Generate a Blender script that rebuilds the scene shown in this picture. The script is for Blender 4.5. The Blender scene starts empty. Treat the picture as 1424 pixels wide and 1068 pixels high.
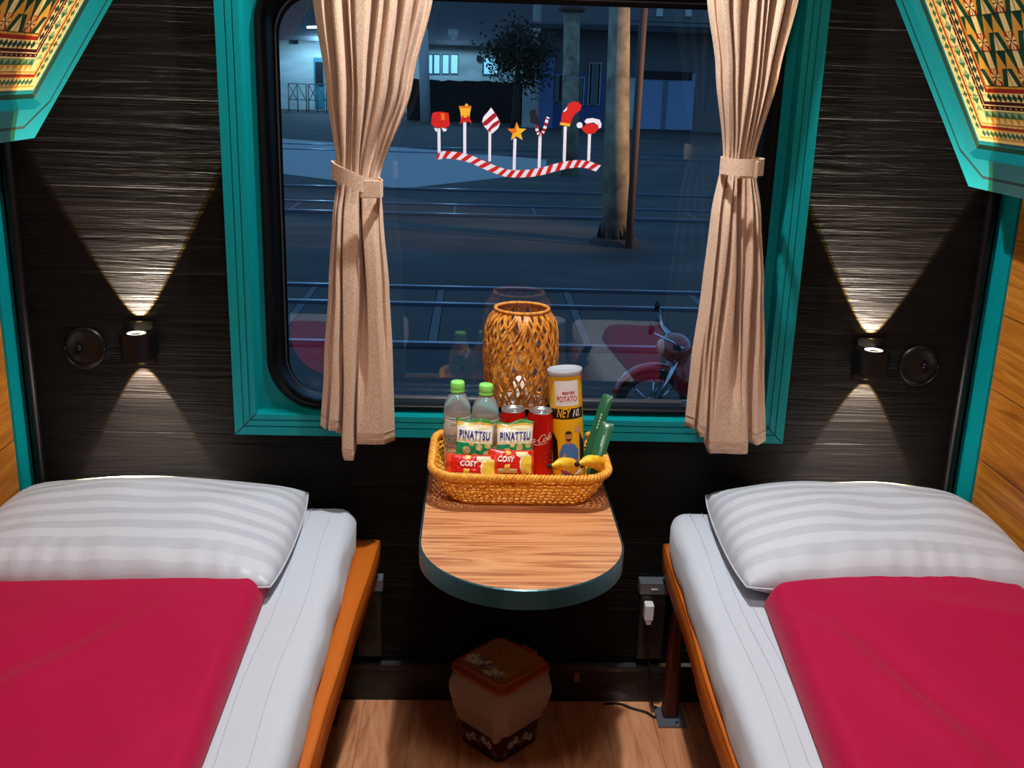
import bpy, bmesh, math, random
from math import sin, cos, pi, sqrt
from mathutils import Vector, Matrix, noise
random.seed(7)
sc = bpy.context.scene
COL = sc.collection

# ------------------------------------------------------------------ camera (solved from the photograph)
F, PITCH, YAW, ROLL = 1444.25, .289824, .0401791, .0304871
CAM = Vector((-.0746, -2.3039, 1.5212))
fwd = Vector((sin(YAW) * cos(PITCH), cos(YAW) * cos(PITCH), -sin(PITCH)))
rgt = Vector((cos(YAW), -sin(YAW), 0))
dwn = fwd.cross(rgt)
R2 = rgt * cos(ROLL) - dwn * sin(ROLL)
D2 = rgt * sin(ROLL) + dwn * cos(ROLL)
cam_d = bpy.data.cameras.new('camera')
cam = bpy.data.objects.new('camera', cam_d)
COL.objects.link(cam)
m = Matrix((R2, -D2, -fwd)).transposed().to_4x4()
m.translation = CAM
cam.matrix_world = m
cam_d.sensor_fit = 'HORIZONTAL'
cam_d.sensor_width = 36
cam_d.lens = 36 * F / 1424
cam_d.clip_start = .02
cam_d.clip_end = 400
sc.camera = cam


def at(px, py, ax, val):
    """a point of the place, measured off the photograph, on the plane axis = val"""
    d = R2 * ((px - 712) / F) + D2 * ((py - 534) / F) + fwd
    return CAM + d * ((val - CAM[ax]) / d[ax])


# ------------------------------------------------------------------ colours and materials
def lin(c):
    c = c / 255
    return c / 12.92 if c <= .04045 else ((c + .055) / 1.055) ** 2.4


def rgb(r, g, b):
    return (lin(r), lin(g), lin(b), 1)


MATS = {}


def mat(name, col, rough=.5, metal=0, spec=.5, emit=None, estr=0, sheen=0, trans=0, ior=1.45, coat=0, bump=None, alpha=1):
    if name in MATS:
        return MATS[name]
    mt = bpy.data.materials.new(name)
    mt.use_nodes = True
    p = mt.node_tree.nodes['Principled BSDF']
    p.inputs['Base Color'].default_value = col
    p.inputs['Roughness'].default_value = rough
    p.inputs['Metallic'].default_value = metal
    p.inputs['Specular IOR Level'].default_value = spec
    p.inputs['IOR'].default_value = ior
    p.inputs['Transmission Weight'].default_value = trans
    p.inputs['Coat Weight'].default_value = coat
    p.inputs['Sheen Weight'].default_value = sheen
    p.inputs['Alpha'].default_value = alpha
    if emit:
        p.inputs['Emission Color'].default_value = emit
        p.inputs['Emission Strength'].default_value = estr
    if bump:
        sx, sy, sz, detail, strength = bump
        t = tex(mt, sx, sy, sz, detail)
        addbump(mt, t.outputs['Fac'], strength)
    MATS[name] = mt
    return mt


def N(mt, kind, **kw):
    n = mt.node_tree.nodes.new(kind)
    for k, v in kw.items():
        setattr(n, k, v)
    return n


def L(mt, a, b):
    mt.node_tree.links.new(a, b)


def P(mt):
    return mt.node_tree.nodes['Principled BSDF']


def coords(mt, sx, sy, sz, rot=(0, 0, 0)):
    c = N(mt, 'ShaderNodeTexCoord')
    mp = N(mt, 'ShaderNodeMapping')
    mp.inputs['Scale'].default_value = (sx, sy, sz)
    mp.inputs['Rotation'].default_value = rot
    L(mt, c.outputs['Object'], mp.inputs['Vector'])
    return mp.outputs['Vector']


def tex(mt, sx, sy, sz, detail=4, dist=0, rough=.55, rot=(0, 0, 0)):
    v = coords(mt, sx, sy, sz, rot)
    t = N(mt, 'ShaderNodeTexNoise')
    t.inputs['Scale'].default_value = 1
    t.inputs['Detail'].default_value = detail
    t.inputs['Roughness'].default_value = rough
    t.inputs['Distortion'].default_value = dist
    L(mt, v, t.inputs['Vector'])
    return t


def addbump(mt, out, strength, distance=.01):
    b = N(mt, 'ShaderNodeBump')
    b.inputs['Strength'].default_value = strength
    b.inputs['Distance'].default_value = distance
    L(mt, out, b.inputs['Height'])
    pn = P(mt).inputs['Normal']
    if pn.is_linked:
        L(mt, pn.links[0].from_socket, b.inputs['Normal'])
    L(mt, b.outputs['Normal'], pn)
    return b


def ramp(mt, out, stops):
    r = N(mt, 'ShaderNodeValToRGB')
    e = r.color_ramp.elements
    e[0].position, e[0].color = stops[0]
    e[1].position, e[1].color = stops[-1]
    for p, c in stops[1:-1]:
        x = e.new(p)
        x.color = c
    L(mt, out, r.inputs['Fac'])
    return r.outputs['Color']


def math_node(mt, op, a, b=None):
    n = N(mt, 'ShaderNodeMath', operation=op)
    for i, v in enumerate((a, b)):
        if v is None:
            continue
        if hasattr(v, 'is_linked'):
            L(mt, v, n.inputs[i])
        else:
            n.inputs[i].default_value = v
    return n.outputs[0]


def seams(mt, axis, spacing, offset, width):
    """1 on a plank, 0 in the seam"""
    c = N(mt, 'ShaderNodeTexCoord')
    s = N(mt, 'ShaderNodeSeparateXYZ')
    L(mt, c.outputs['Object'], s.inputs[0])
    x = math_node(mt, 'SUBTRACT', s.outputs[axis], offset)
    x = math_node(mt, 'PINGPONG', x, spacing / 2)
    x = math_node(mt, 'DIVIDE', x, width)
    return math_node(mt, 'MINIMUM', x, 1.0)


# black stained planks
BLACKWOOD = mat('black_wood', (.0075, .0065, .006, 1), .5, spec=.16)
t = tex(BLACKWOOD, 2.2, 2.2, 95, 7, 1.2, .62)
addbump(BLACKWOOD, t.outputs['Fac'], .55, .006)
t = tex(BLACKWOOD, 1.1, 1.1, 17, 3, 2.5)
addbump(BLACKWOOD, t.outputs['Fac'], .5, .01)
addbump(BLACKWOOD, seams(BLACKWOOD, 2, .1865, .328, .0025), .45, .004)
L(BLACKWOOD, ramp(BLACKWOOD, t.outputs['Fac'], [(.3, (.0026, .0021, .002, 1)), (.7, (.0070, .0056, .005, 1))]), P(BLACKWOOD).inputs['Base Color'])

# honey coloured planks of the side walls
HONEY = mat('honey_wood', rgb(190, 125, 40), .38)
t = tex(HONEY, 1, 2.2, 42, 6, 1.6, .6)
L(HONEY, ramp(HONEY, t.outputs['Fac'], [(.3, rgb(142, 78, 18)), (.5, rgb(186, 112, 34)), (.72, rgb(208, 140, 52))]), P(HONEY).inputs['Base Color'])
addbump(HONEY, t.outputs['Fac'], .25, .004)
addbump(HONEY, seams(HONEY, 2, .17, .02, .003), .9, .006)

FLOORWOOD = mat('floor_wood', rgb(176, 112, 70), .4)
t = tex(FLOORWOOD, 22, 2.4, 1, 6, 1.5, .6)
L(FLOORWOOD, ramp(FLOORWOOD, t.outputs['Fac'], [(.3, rgb(172, 104, 66)), (.5, rgb(216, 146, 102)), (.72, rgb(230, 170, 126))]), P(FLOORWOOD).inputs['Base Color'])
addbump(FLOORWOOD, seams(FLOORWOOD, 0, .12, .03, .002), .6, .004)

LAMINATE = mat('rosewood_laminate', rgb(188, 122, 76), .33)
v = coords(LAMINATE, 2.0, 30, 1)
w1 = N(LAMINATE, 'ShaderNodeTexNoise')
w1.inputs['Scale'].default_value = 1
w1.inputs['Detail'].default_value = 3
w1.inputs['Distortion'].default_value = .9
L(LAMINATE, v, w1.inputs['Vector'])
band = math_node(LAMINATE, 'PINGPONG', math_node(LAMINATE, 'MULTIPLY', w1.outputs['Fac'], 5.0), .5)
f1 = tex(LAMINATE, 4, 300, 1, 4, .4)
mix = math_node(LAMINATE, 'ADD', math_node(LAMINATE, 'MULTIPLY', band, .95), math_node(LAMINATE, 'MULTIPLY', f1.outputs['Fac'], .6))
L(LAMINATE, ramp(LAMINATE, mix, [(.2, rgb(122, 70, 42)), (.36, rgb(186, 116, 70)), (.58, rgb(214, 146, 94)), (.9, rgb(226, 164, 112))]), P(LAMINATE).inputs['Base Color'])

TEAL = mat('teal_paint', rgb(2, 138, 142), .4, spec=.28, bump=(3, 3, 60, 4, .08))
TEALB = mat('teal_paint_berth', rgb(8, 116, 122), .32, bump=(20, 20, 20, 3, .04))
TEALD = mat('dark_teal_line', rgb(2, 40, 42), .5)
GREENBEVEL = mat('dark_green_bevel', rgb(24, 52, 34), .4)
RUBBER = mat('black_rubber', (.004, .004, .0045, 1), .4, spec=.22)
GREYBAR = mat('grey_track', rgb(70, 72, 78), .35, .3)
WINE = mat('sheet_seam_grey', rgb(200, 205, 212), .7)
SHEET = mat('white_sheet', rgb(203, 208, 218), .8, sheen=.2, bump=(26, 7, 26, 3, .12))
# satin striped pillow case
PILLOW = mat('striped_pillowcase', rgb(203, 208, 218), .7, sheen=.2)
c = N(PILLOW, 'ShaderNodeTexCoord')
s = N(PILLOW, 'ShaderNodeSeparateXYZ')
L(PILLOW, c.outputs['Object'], s.inputs[0])
st = math_node(PILLOW, 'GREATER_THAN', math_node(PILLOW, 'PINGPONG', math_node(PILLOW, 'ADD', s.outputs[1], 3.0), .027), .0135)
L(PILLOW, ramp(PILLOW, st, [(.0, rgb(207, 211, 220)), (1, rgb(195, 199, 209))]), P(PILLOW).inputs['Base Color'])
L(PILLOW, math_node(PILLOW, 'SUBTRACT', .75, math_node(PILLOW, 'MULTIPLY', st, .33)), P(PILLOW).inputs['Roughness'])
t = tex(PILLOW, 9, 9, 9, 3, .6)
addbump(PILLOW, t.outputs['Fac'], .3, .012)
BLANKET = mat('crimson_blanket', rgb(178, 0, 62), .7, sheen=.08, spec=.2)
t = tex(BLANKET, 5, 3.2, 4, 4, .8)
addbump(BLANKET, t.outputs['Fac'], .45, .018)
LEATHER = mat('tan_leather', rgb(200, 104, 26), .42)
t = tex(LEATHER, 260, 260, 260, 2)
addbump(LEATHER, t.outputs['Fac'], .12, .002)
t = tex(LEATHER, 8, 3, 8, 3)
addbump(LEATHER, t.outputs['Fac'], .25, .015)
MAROON = mat('maroon_paint', rgb(74, 22, 20), .45)
DARKBED = mat('dark_bed_base', (.006, .005, .005, 1), .6)
LINEN = mat('taupe_linen', rgb(200, 166, 138), .88, sheen=.15)
t = tex(LINEN, 300, 300, 190, 3, 0, .7)
L(LINEN, ramp(LINEN, t.outputs['Fac'], [(.3, rgb(196, 160, 132)), (.55, rgb(222, 188, 160)), (.75, rgb(236, 208, 182))]), P(LINEN).inputs['Base Color'])
addbump(LINEN, t.outputs['Fac'], .35, .002)
BLACKMET = mat('black_metal', (.004, .004, .0045, 1), .35, spec=.4)
CHROME = mat('polished_metal', rgb(200, 202, 206), .18, 1)
ALU = mat('can_lid_metal', rgb(214, 216, 220), .28, .9)
WICKER = mat('amber_wicker', rgb(222, 150, 48), .42)
t = tex(WICKER, 90, 90, 90, 3)
L(WICKER, ramp(WICKER, t.outputs['Fac'], [(.3, rgb(214, 132, 26)), (.6, rgb(246, 178, 62)), (.8, rgb(252, 204, 106))]), P(WICKER).inputs['Base Color'])
BAMBOO = mat('golden_bamboo', rgb(214, 138, 52), .4)
t = tex(BAMBOO, 70, 70, 30, 3)
L(BAMBOO, ramp(BAMBOO, t.outputs['Fac'], [(.3, rgb(190, 106, 24)), (.6, rgb(236, 158, 62)), (.8, rgb(250, 196, 108))]), P(BAMBOO).inputs['Base Color'])
PLUGW = mat('white_plastic', rgb(226, 226, 224), .35)
CABLE = mat('black_cable', (.006, .006, .006, 1), .4)
GREYMET = mat('grey_box_cover', rgb(112, 116, 124), .4, .4)
SCUFF = mat('scuffed_black_baseboard', (.03, .03, .031, 1), .6)
t = tex(SCUFF, 5, 5, 26, 5, .8)
L(SCUFF, ramp(SCUFF, t.outputs['Fac'], [(.35, (.012, .012, .012, 1)), (.6, (.03, .03, .032, 1)), (.78, (.16, .16, .17, 1))]), P(SCUFF).inputs['Base Color'])
CEIL = mat('cream_ceiling', rgb(205, 190, 165), .7)


# ------------------------------------------------------------------ mesh helpers
class G:
    """collects shapes for ONE mesh"""

    def __init__(self):
        self.v, self.f, self.mi, self.mats, self.sm = [], [], [], [], []

    def m(self, mt):
        if mt not in self.mats:
            self.mats.append(mt)
        return self.mats.index(mt)

    def add(self, vs, fs, mt, smooth=False):
        o = len(self.v)
        self.v += [Vector(p) for p in vs]
        i = self.m(mt)
        for f in fs:
            self.f.append([o + k for k in f])
            self.mi.append(i)
            self.sm.append(smooth)
        return self

    def box(self, a, b, mt):
        x0, y0, z0 = [min(a[i], b[i]) for i in range(3)]
        x1, y1, z1 = [max(a[i], b[i]) for i in range(3)]
        v = [(x0, y0, z0), (x1, y0, z0), (x1, y1, z0), (x0, y1, z0), (x0, y0, z1), (x1, y0, z1), (x1, y1, z1), (x0, y1, z1)]
        return self.add(v, [(0, 3, 2, 1), (4, 5, 6, 7), (0, 1, 5, 4), (1, 2, 6, 5), (2, 3, 7, 6), (3, 0, 4, 7)], mt)

    def hexa(self, pts, mt):
        """8 points: bottom loop then top loop"""
        return self.add(pts, [(0, 3, 2, 1), (4, 5, 6, 7), (0, 1, 5, 4), (1, 2, 6, 5), (2, 3, 7, 6), (3, 0, 4, 7)], mt)

    def loops(self, rings, mt, cap0=False, cap1=False, smooth=True, closed=True):
        n = len(rings[0])
        vs = [p for r in rings for p in r]
        fs = []
        for i in range(len(rings) - 1):
            for j in range(n if closed else n - 1):
                k = (j + 1) % n
                fs.append((i * n + j, i * n + k, (i + 1) * n + k, (i + 1) * n + j))
        if cap0:
            fs.append(tuple(reversed(range(n))))
        if cap1:
            fs.append(tuple((len(rings) - 1) * n + j for j in range(n)))
        return self.add(vs, fs, mt, smooth)

    def lathe(self, c, prof, mt, n=40, cap0=False, cap1=False, M=None):
        rings = []
        for r, z in prof:
            ring = [Vector((r * cos(2 * pi * j / n), r * sin(2 * pi * j / n), z)) for j in range(n)]
            if M:
                ring = [M @ p for p in ring]
            rings.append([Vector(c) + p for p in ring])
        return self.loops(rings, mt, cap0, cap1)

    def tube(self, pts, r, mt, n=8, closed=False, caps=True, flat=1.0):
        pts = [Vector(p) for p in pts]
        k = len(pts)
        rings = []
        up = Vector((0, 0, 1))
        for i, p in enumerate(pts):
            if closed:
                d = pts[(i + 1) % k] - pts[i - 1]
            else:
                d = pts[min(i + 1, k - 1)] - pts[max(i - 1, 0)]
            d.normalize()
            a = d.cross(up)
            if a.length < .05:
                a = d.cross(Vector((0, 1, 0)))
            a.normalize()
            b = a.cross(d)
            rr = r[i] if isinstance(r, (list, tuple)) else r
            rings.append([p + a * (rr * cos(2 * pi * j / n)) + b * (rr * flat * sin(2 * pi * j / n)) for j in range(n)])
        if closed:
            rings.append(rings[0])
        return self.loops(rings, mt, caps and not closed, caps and not closed)

    def prism(self, pts, off, mt, smooth=False, side=None):
        """polygon pts extruded by vector off"""
        off = Vector(off)
        n = len(pts)
        a = [Vector(p) for p in pts]
        b = [p + off for p in a]
        self.add(a + b, [tuple(range(n)), tuple(reversed(range(n, 2 * n)))], mt)
        self.add(a + b, [(i, i + n, (i + 1) % n + n, (i + 1) % n) for i in range(n)], side or mt, smooth)
        return self

    def grid(self, fn, nu, nv, mt, smooth=True, matfn=None, wrap=False):
        vs = [fn(i / nu, j / nv) for j in range(nv + 1) for i in range(nu + 1)]
        o = len(self.v)
        self.v += [Vector(p) for p in vs]
        for j in range(nv):
            for i in range(nu):
                a = j * (nu + 1) + i
                self.f.append([o + a, o + a + 1, o + a + nu + 2, o + a + nu + 1])
                self.mi.append(self.m(matfn((i + .5) / nu, (j + .5) / nv) if matfn else mt))
                self.sm.append(smooth)
        return self

    def sphere(self, c, r, mt, nu=20, nv=12):
        rx, ry, rz = r if isinstance(r, (tuple, list)) else (r, r, r)
        rings = []
        for i in range(nv + 1):
            th = pi * i / nv
            s_ = max(sin(th), .001)
            rings.append([Vector(c) + Vector((rx * s_ * cos(2 * pi * j / nu), ry * s_ * sin(2 * pi * j / nu), -rz * cos(th))) for j in range(nu)])
        return self.loops(rings, mt, True, True)


def root_loc(p):
    v = Vector((0, 0, 0))
    while p:
        v += p.location
        p = p.parent
    return v


def obj(name, g, parent=None, loc=None, bevel=0, weld=False, normals=True, label=None):
    me = bpy.data.meshes.new(name)
    o = bpy.data.objects.new(name, me)
    COL.objects.link(o)
    off = root_loc(parent) if parent else (Vector(loc) if loc else Vector((0, 0, 0)))
    me.from_pydata([tuple(p - off) for p in g.v], [], g.f)
    for mt in g.mats:
        me.materials.append(mt)
    for i, pl in enumerate(me.polygons):
        pl.material_index = g.mi[i]
        pl.use_smooth = g.sm[i]
    if normals or weld:
        bm = bmesh.new()
        bm.from_mesh(me)
        if weld:
            bmesh.ops.remove_doubles(bm, verts=bm.verts, dist=1e-5)
        if normals:
            bmesh.ops.recalc_face_normals(bm, faces=bm.faces)
        bm.to_mesh(me)
        bm.free()
    if parent:
        o.parent = parent
    elif loc:
        o.location = loc
    if bevel:
        b = o.modifiers.new('bevel', 'BEVEL')
        b.width = bevel
        b.segments = 3
        b.limit_method = 'ANGLE'
    if label:
        o['label'] = label
    return o


def tag(o, label, cat, group=None, kind=None):
    o['label'] = label
    o['category'] = cat
    if group:
        o['group'] = group
    if kind:
        o['kind'] = kind
    return o


def thing(name, label, cat, loc=(0, 0, 0), group=None):
    o = bpy.data.objects.new(name, None)
    o.empty_display_size = .05
    COL.objects.link(o)
    o.location = loc
    return tag(o, label, cat, group)


def dup(r, loc, label, group=None, rz=None):
    c = r.copy()
    COL.objects.link(c)
    c.location = loc
    if rz is not None:
        c.rotation_euler = (c.rotation_euler[0], c.rotation_euler[1], rz)
    c['label'] = label
    if group:
        c['group'] = group
    for ch in list(r.children):
        d = ch.copy()
        COL.objects.link(d)
        d.parent = c
        for gc in list(ch.children):
            e = gc.copy()
            COL.objects.link(e)
            e.parent = d
    return c


def struct(name, g, label=None, parent=None, **kw):
    o = obj(name, g, parent, **kw)
    if not parent:
        o['kind'] = 'structure'
        if label:
            o['label'] = label
            o['category'] = name.split('_')[0]
    return o


def rrect(x0, x1, z0, z1, r, n=10):
    """rounded rectangle loop, 4*(n+1) points, counter-clockwise from lower right"""
    out = []
    for cx_, cz_, a0 in ((x1 - r, z0 + r, -pi / 2), (x1 - r, z1 - r, 0), (x0 + r, z1 - r, pi / 2), (x0 + r, z0 + r, pi)):
        for k in range(n + 1):
            a = a0 + pi / 2 * k / n
            out.append((cx_ + r * cos(a), cz_ + r * sin(a)))
    return out


def text2d(s_, size=1, shear=0, bold=0, spacing=1.0):
    cu = bpy.data.curves.new('lettering', 'FONT')
    cu.body = s_
    cu.size = size
    cu.shear = shear
    cu.offset = bold
    cu.space_character = spacing
    cu.align_x = 'CENTER'
    cu.align_y = 'CENTER'
    cu.resolution_u = 3
    o = bpy.data.objects.new('lettering', cu)
    COL.objects.link(o)
    dg = bpy.context.evaluated_depsgraph_get()
    me = o.evaluated_get(dg).to_mesh()
    vs = [(v_.co.x, v_.co.y) for v_ in me.vertices]
    fs = [tuple(p.vertices) for p in me.polygons]
    o.evaluated_get(dg).to_mesh_clear()
    bpy.data.objects.remove(o)
    bpy.data.curves.remove(cu)
    return vs, fs


def letters(g, s_, fn, mt, size, width=None, **kw):
    vs, fs = text2d(s_, size, **kw)
    xs = [v_[0] for v_ in vs]
    k = 1
    cx_ = (min(xs) + max(xs)) / 2
    if width:
        k = width / (max(xs) - min(xs))
    g.add([fn((x - cx_) * k, y) for x, y in vs], fs, mt)


# ================================================================== the room
W, H, DEP = 1.1, 2.45, 2.75
struct('floor', G().box((-W - .05, -DEP, -.06), (W + .05, .02, 0), FLOORWOOD), 'brown wood-look floor between the two beds')
struct('ceiling', G().box((-W - .05, -DEP, H), (W + .05, .1, H + .05), CEIL))
OX0, OX1, OZ0, OZ1 = -.55, .588, .745, 1.76
g = G()
g.box((-W - .05, 0, 0), (OX0, .1, H), BLACKWOOD).box((OX1, 0, 0), (W + .05, .1, H), BLACKWOOD)
g.box((OX0, 0, 0), (OX1, .1, OZ0), BLACKWOOD).box((OX0, 0, OZ1), (OX1, .1, H), BLACKWOOD)
struct('wall_front', g, 'black stained plank wall around the window')
struct('wall_left', G().box((-W - .05, -DEP, 0), (-W, 0, H), HONEY), 'honey coloured plank wall beside left bed')
struct('wall_right', G().box((W, -DEP, 0), (W + .05, 0, H), HONEY), 'honey coloured plank wall beside right bed')
g = G()
g.box((-W - .05, -DEP - .05, 0), (-.42, -DEP, H), BLACKWOOD).box((.42, -DEP - .05, 0), (W + .05, -DEP, H), BLACKWOOD).box((-.42, -DEP - .05, 2.02), (.42, -DEP, H), BLACKWOOD)
struct('wall_rear', g)
struct('door_1', G().box((-.42, -DEP - .045, 0), (.42, -DEP - .01, 2.02), BLACKWOOD))
struct('baseboard_front', G().box((-W, -.014, 0), (W, 0, .1), SCUFF).box((-W, -.02, .088), (W, 0, .104), SCUFF), 'scuffed black baseboard under the window wall')
struct('trim_1', G().box((-W, -.072, 0), (-W + .006, -.006, H), TEAL), 'teal painted strip on left plank wall')
struct('trim_2', G().box((W - .006, -.088, 0), (W, -.006, H), TEAL), 'teal painted strip on right plank wall')
struct('trim_3', G().tube([(-W + .028, -.018, 0), (-W + .028, -.018, H)], .011, BLACKMET, 12), 'black corner pipe on left')
struct('trim_4', G().tube([(W - .03, -.018, 0), (W - .03, -.018, H)], .011, BLACKMET, 12), 'black corner pipe on right')

# ---- window: teal frame, plate with round corners, gasket, pane, sill track
win = bpy.data.objects.new('window_1', None)
COL.objects.link(win)
win['kind'] = 'structure'
win['label'] = 'large train window in a teal frame'
win['category'] = 'window'
FX0, FX1, FZ0, FZ1 = -.612, .650, .716, 2.02
FR = .049
g = G()
YF = -.05
prof = [(0, 0), (0, YF), (.019, YF), (.0195, YF + .004), (.0215, YF + .004), (.022, YF), (.034, YF), (.0345, YF + .004), (.0365, YF + .004), (.037, YF), (FR, YF), (FR, -.006)]
rings = []
for off, y in prof:
    rings.append([Vector((FX0 + off, y, FZ0 + off)), Vector((FX1 - off, y, FZ0 + off)), Vector((FX1 - off, y, FZ1 - off)), Vector((FX0 + off, y, FZ1 - off))])
g.loops(rings, TEAL, smooth=False)
for k, (a0, a1) in enumerate((((FX0, FZ0), (1, 1)), ((FX1, FZ0), (-1, 1)))):   # fine mitre lines at the lower corners
    (x, z), (sx, sz) = a0, a1
    g.add([(x + sx * .001, YF - .0004, z + .003), (x + sx * .003, YF - .0004, z + .001), (x + sx * FR, YF - .0004, z + FR - .001), (x + sx * (FR - .002), YF - .0004, z + FR + .001)], [(0, 1, 2, 3)], TEALD)
obj('window_frame', g, win)
g = G()
outer = [(x, z) for x, z in rrect(FX0 + FR, FX1 - FR, FZ0 + FR - .002, FZ1 - FR, .002)]
hole = rrect(-.540, .578, .770, 1.725, .115)
rings = [[Vector((x, -.008, z)) for x, z in outer], [Vector((x, -.008, z)) for x, z in hole], [Vector((x, .02, z)) for x, z in hole]]
g.loops(rings, TEAL, smooth=False)
obj('corner_plate', g, win)
g = G()
seq = [(-.540, .578, .770, 1.725, .115, .0), (-.540, .578, .770, 1.725, .115, -.014), (-.534, .572, .776, 1.719, .112, -.02), (-.527, .565, .782, 1.712, .108, -.016),
       (-.520, .556, .780, 1.703, .1, .03), (-.518, .552, .779, 1.690, .095, .07), (-.512, .547, .773, 1.672, .085, .088), (-.509, .545, .775, 1.668, .082, .094)]
g.loops([[Vector((x, y, z)) for x, z in rrect(a, b, c_, d, r)] for a, b, c_, d, r, y in seq], RUBBER)
obj('rubber_gasket', g, win)
g = G()
for y, r in ((.0795, .003),):
    g.tube([Vector((x, y, z)) for x, z in rrect(-.514, .549, .776, 1.680, .09)], .0022, GREYMET, 6, closed=True)
obj('gasket_bead', g, win)
g = G()
g.box((-.40, -.006, .752), (.43, .03, .7745), GREYBAR).tube([(-.40, .052, .776), (.43, .052, .776)], .0105, GREYBAR, 12)
g.box((-.40, .03, .752), (.43, .098, .768), GREYBAR)
obj('sill_track', g, win, bevel=.003)
GLASS = bpy.data.materials.new('window_glass')
GLASS.use_nodes = True
nt = GLASS.node_tree
nt.nodes.remove(P(GLASS))
tr = N(GLASS, 'ShaderNodeBsdfTransparent')
tr.inputs['Color'].default_value = (.93, .97, 1, 1)
gl = N(GLASS, 'ShaderNodeBsdfGlossy')
gl.inputs['Roughness'].default_value = 0
fr = N(GLASS, 'ShaderNodeFresnel')
fr.inputs['IOR'].default_value = 1.85
mx = N(GLASS, 'ShaderNodeMixShader')
L(GLASS, fr.outputs[0], mx.inputs[0])
L(GLASS, tr.outputs[0], mx.inputs[1])
L(GLASS, gl.outputs[0], mx.inputs[2])
L(GLASS, mx.outputs[0], nt.nodes['Material Output'].inputs['Surface'])
obj('window_pane', G().box((-.56, .098, .74), (.6, .102, 1.75), GLASS), win)

# ================================================================== stickers on the pane
YS = .0965
SR = mat('sticker_red', rgb(205, 34, 30), .4)
SRD = mat('sticker_deep_red', rgb(165, 24, 34), .4)
SW = mat('sticker_white', rgb(232, 228, 240), .4)
SG = mat('sticker_gold', rgb(238, 176, 44), .4)
SO = mat('sticker_orange', rgb(226, 110, 20), .4)
SK = mat('sticker_black', rgb(10, 12, 20), .5)


def c3(x, y):
    return (590 + x / 8.9, 130 + y / 8.9)


def c4(x, y):
    return (700 + x / 8.213, 130 + y / 8.213)


def decal(g, pts, mt, lift=0, cf=None):
    if cf:
        pts = [cf(*p) for p in pts]
    g.add([at(x, y, 1, YS - lift) for x, y in pts], [tuple(range(len(pts)))], mt)


def ell(cx_, cy_, rx, ry, a0=0, a1=2 * pi, n=20):
    return [(cx_ + rx * cos(a0 + (a1 - a0) * i / n), cy_ + ry * sin(a0 + (a1 - a0) * i / n)) for i in range(n + (0 if a1 - a0 > 6.2 else 1))]


def sticker(name, label, stick, shapes, cf):
    g = G()
    for k, (pts, mt) in enumerate(shapes):
        decal(g, pts, mt, .0002 * (k + 1), cf)
    p0 = at(*cf(*shapes[0][0][0]), 1, YS)
    r = thing(name, label, 'sticker', p0, 'holiday stick stickers on the window')
    obj(name.replace('_sticker', '_picture'), g, r, normals=False)
    if stick:
        g = G()
        decal(g, stick, SW, 0, cf)
        obj('stick', g, r, normals=False)
    return r


sticker('gift_sticker', 'red gift box sticker with gold ribbon, leftmost on the window pane', [(163, 430), (200, 430), (203, 745), (165, 745)], [
    ([(110, 235), (195, 225), (300, 240), (318, 390), (250, 440), (200, 415), (160, 440), (85, 380), (92, 265)], SR),
    ([(205, 245), (250, 250), (255, 330), (210, 330)], SO), ([(120, 425), (160, 430), (160, 470), (140, 470)], SW), ([(212, 420), (280, 440), (270, 470), (235, 470)], SW)], c3)
sticker('bell_sticker', 'golden upside-down bell sticker with red bow on window pane', [(482, 350), (520, 350), (520, 745), (482, 745)], [
    ([(428, 165), (585, 165), (570, 215), (560, 300), (455, 300), (445, 215)], SG), (ell(523, 145, 20, 20), SG),
    ([(430, 155), (585, 155), (583, 175), (432, 175)], SO),
    ([(440, 385), (450, 320), (475, 265), (505, 315), (545, 265), (568, 320), (588, 380), (545, 350), (480, 350)], SR)], c3)
orn = [(828, 172), (870, 240), (910, 300), (937, 370), (915, 430), (840, 497), (790, 465), (735, 400), (715, 345), (735, 285), (785, 230)]
sticker('ornament_sticker', 'teardrop ornament sticker with red and white swirls on window pane', [(795, 470), (830, 470), (825, 840), (792, 840)], [
    (orn, SW), ([(860, 242), (900, 262), (890, 290), (770, 395), (735, 400), (725, 360)], SRD), ([(925, 325), (945, 350), (900, 395), (830, 440), (815, 475), (785, 458), (795, 435), (850, 370)], SRD)], c3)
star = []
for k in range(10):
    rr_ = 115 if k % 2 == 0 else 50
    a = -pi / 2 + k * pi / 5
    star.append((152 + rr_ * cos(a), 440 + rr_ * sin(a)))
sticker('star_sticker', 'yellow and orange star sticker in the middle of window pane', [(115, 515), (150, 515), (140, 880), (105, 880)], [
    (star, SG), ([star[0], (152, 440), star[7], star[8], star[9]], SO)], c4)
cane = []
cl = [(385, 370), (385, 430), (405, 465), (435, 465), (460, 430), (480, 370), (500, 300), (512, 270)]
shp = []
for i in range(len(cl) - 1):
    for q in range(2):
        a = Vector(cl[i]).lerp(Vector(cl[i + 1]), q / 2)
        b = Vector(cl[i]).lerp(Vector(cl[i + 1]), (q + 1) / 2)
        n_ = Vector((-(b - a).y, (b - a).x)).normalized() * 18
        shp.append(([tuple(a + n_), tuple(b + n_), tuple(b - n_), tuple(a - n_)], SRD if (2 * i + q) % 2 == 0 else SW))
sticker('candy_cane_sticker', 'small hooked candy cane sticker striped red and white', [(402, 480), (438, 480), (425, 850), (390, 850)], shp, c4)
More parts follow.
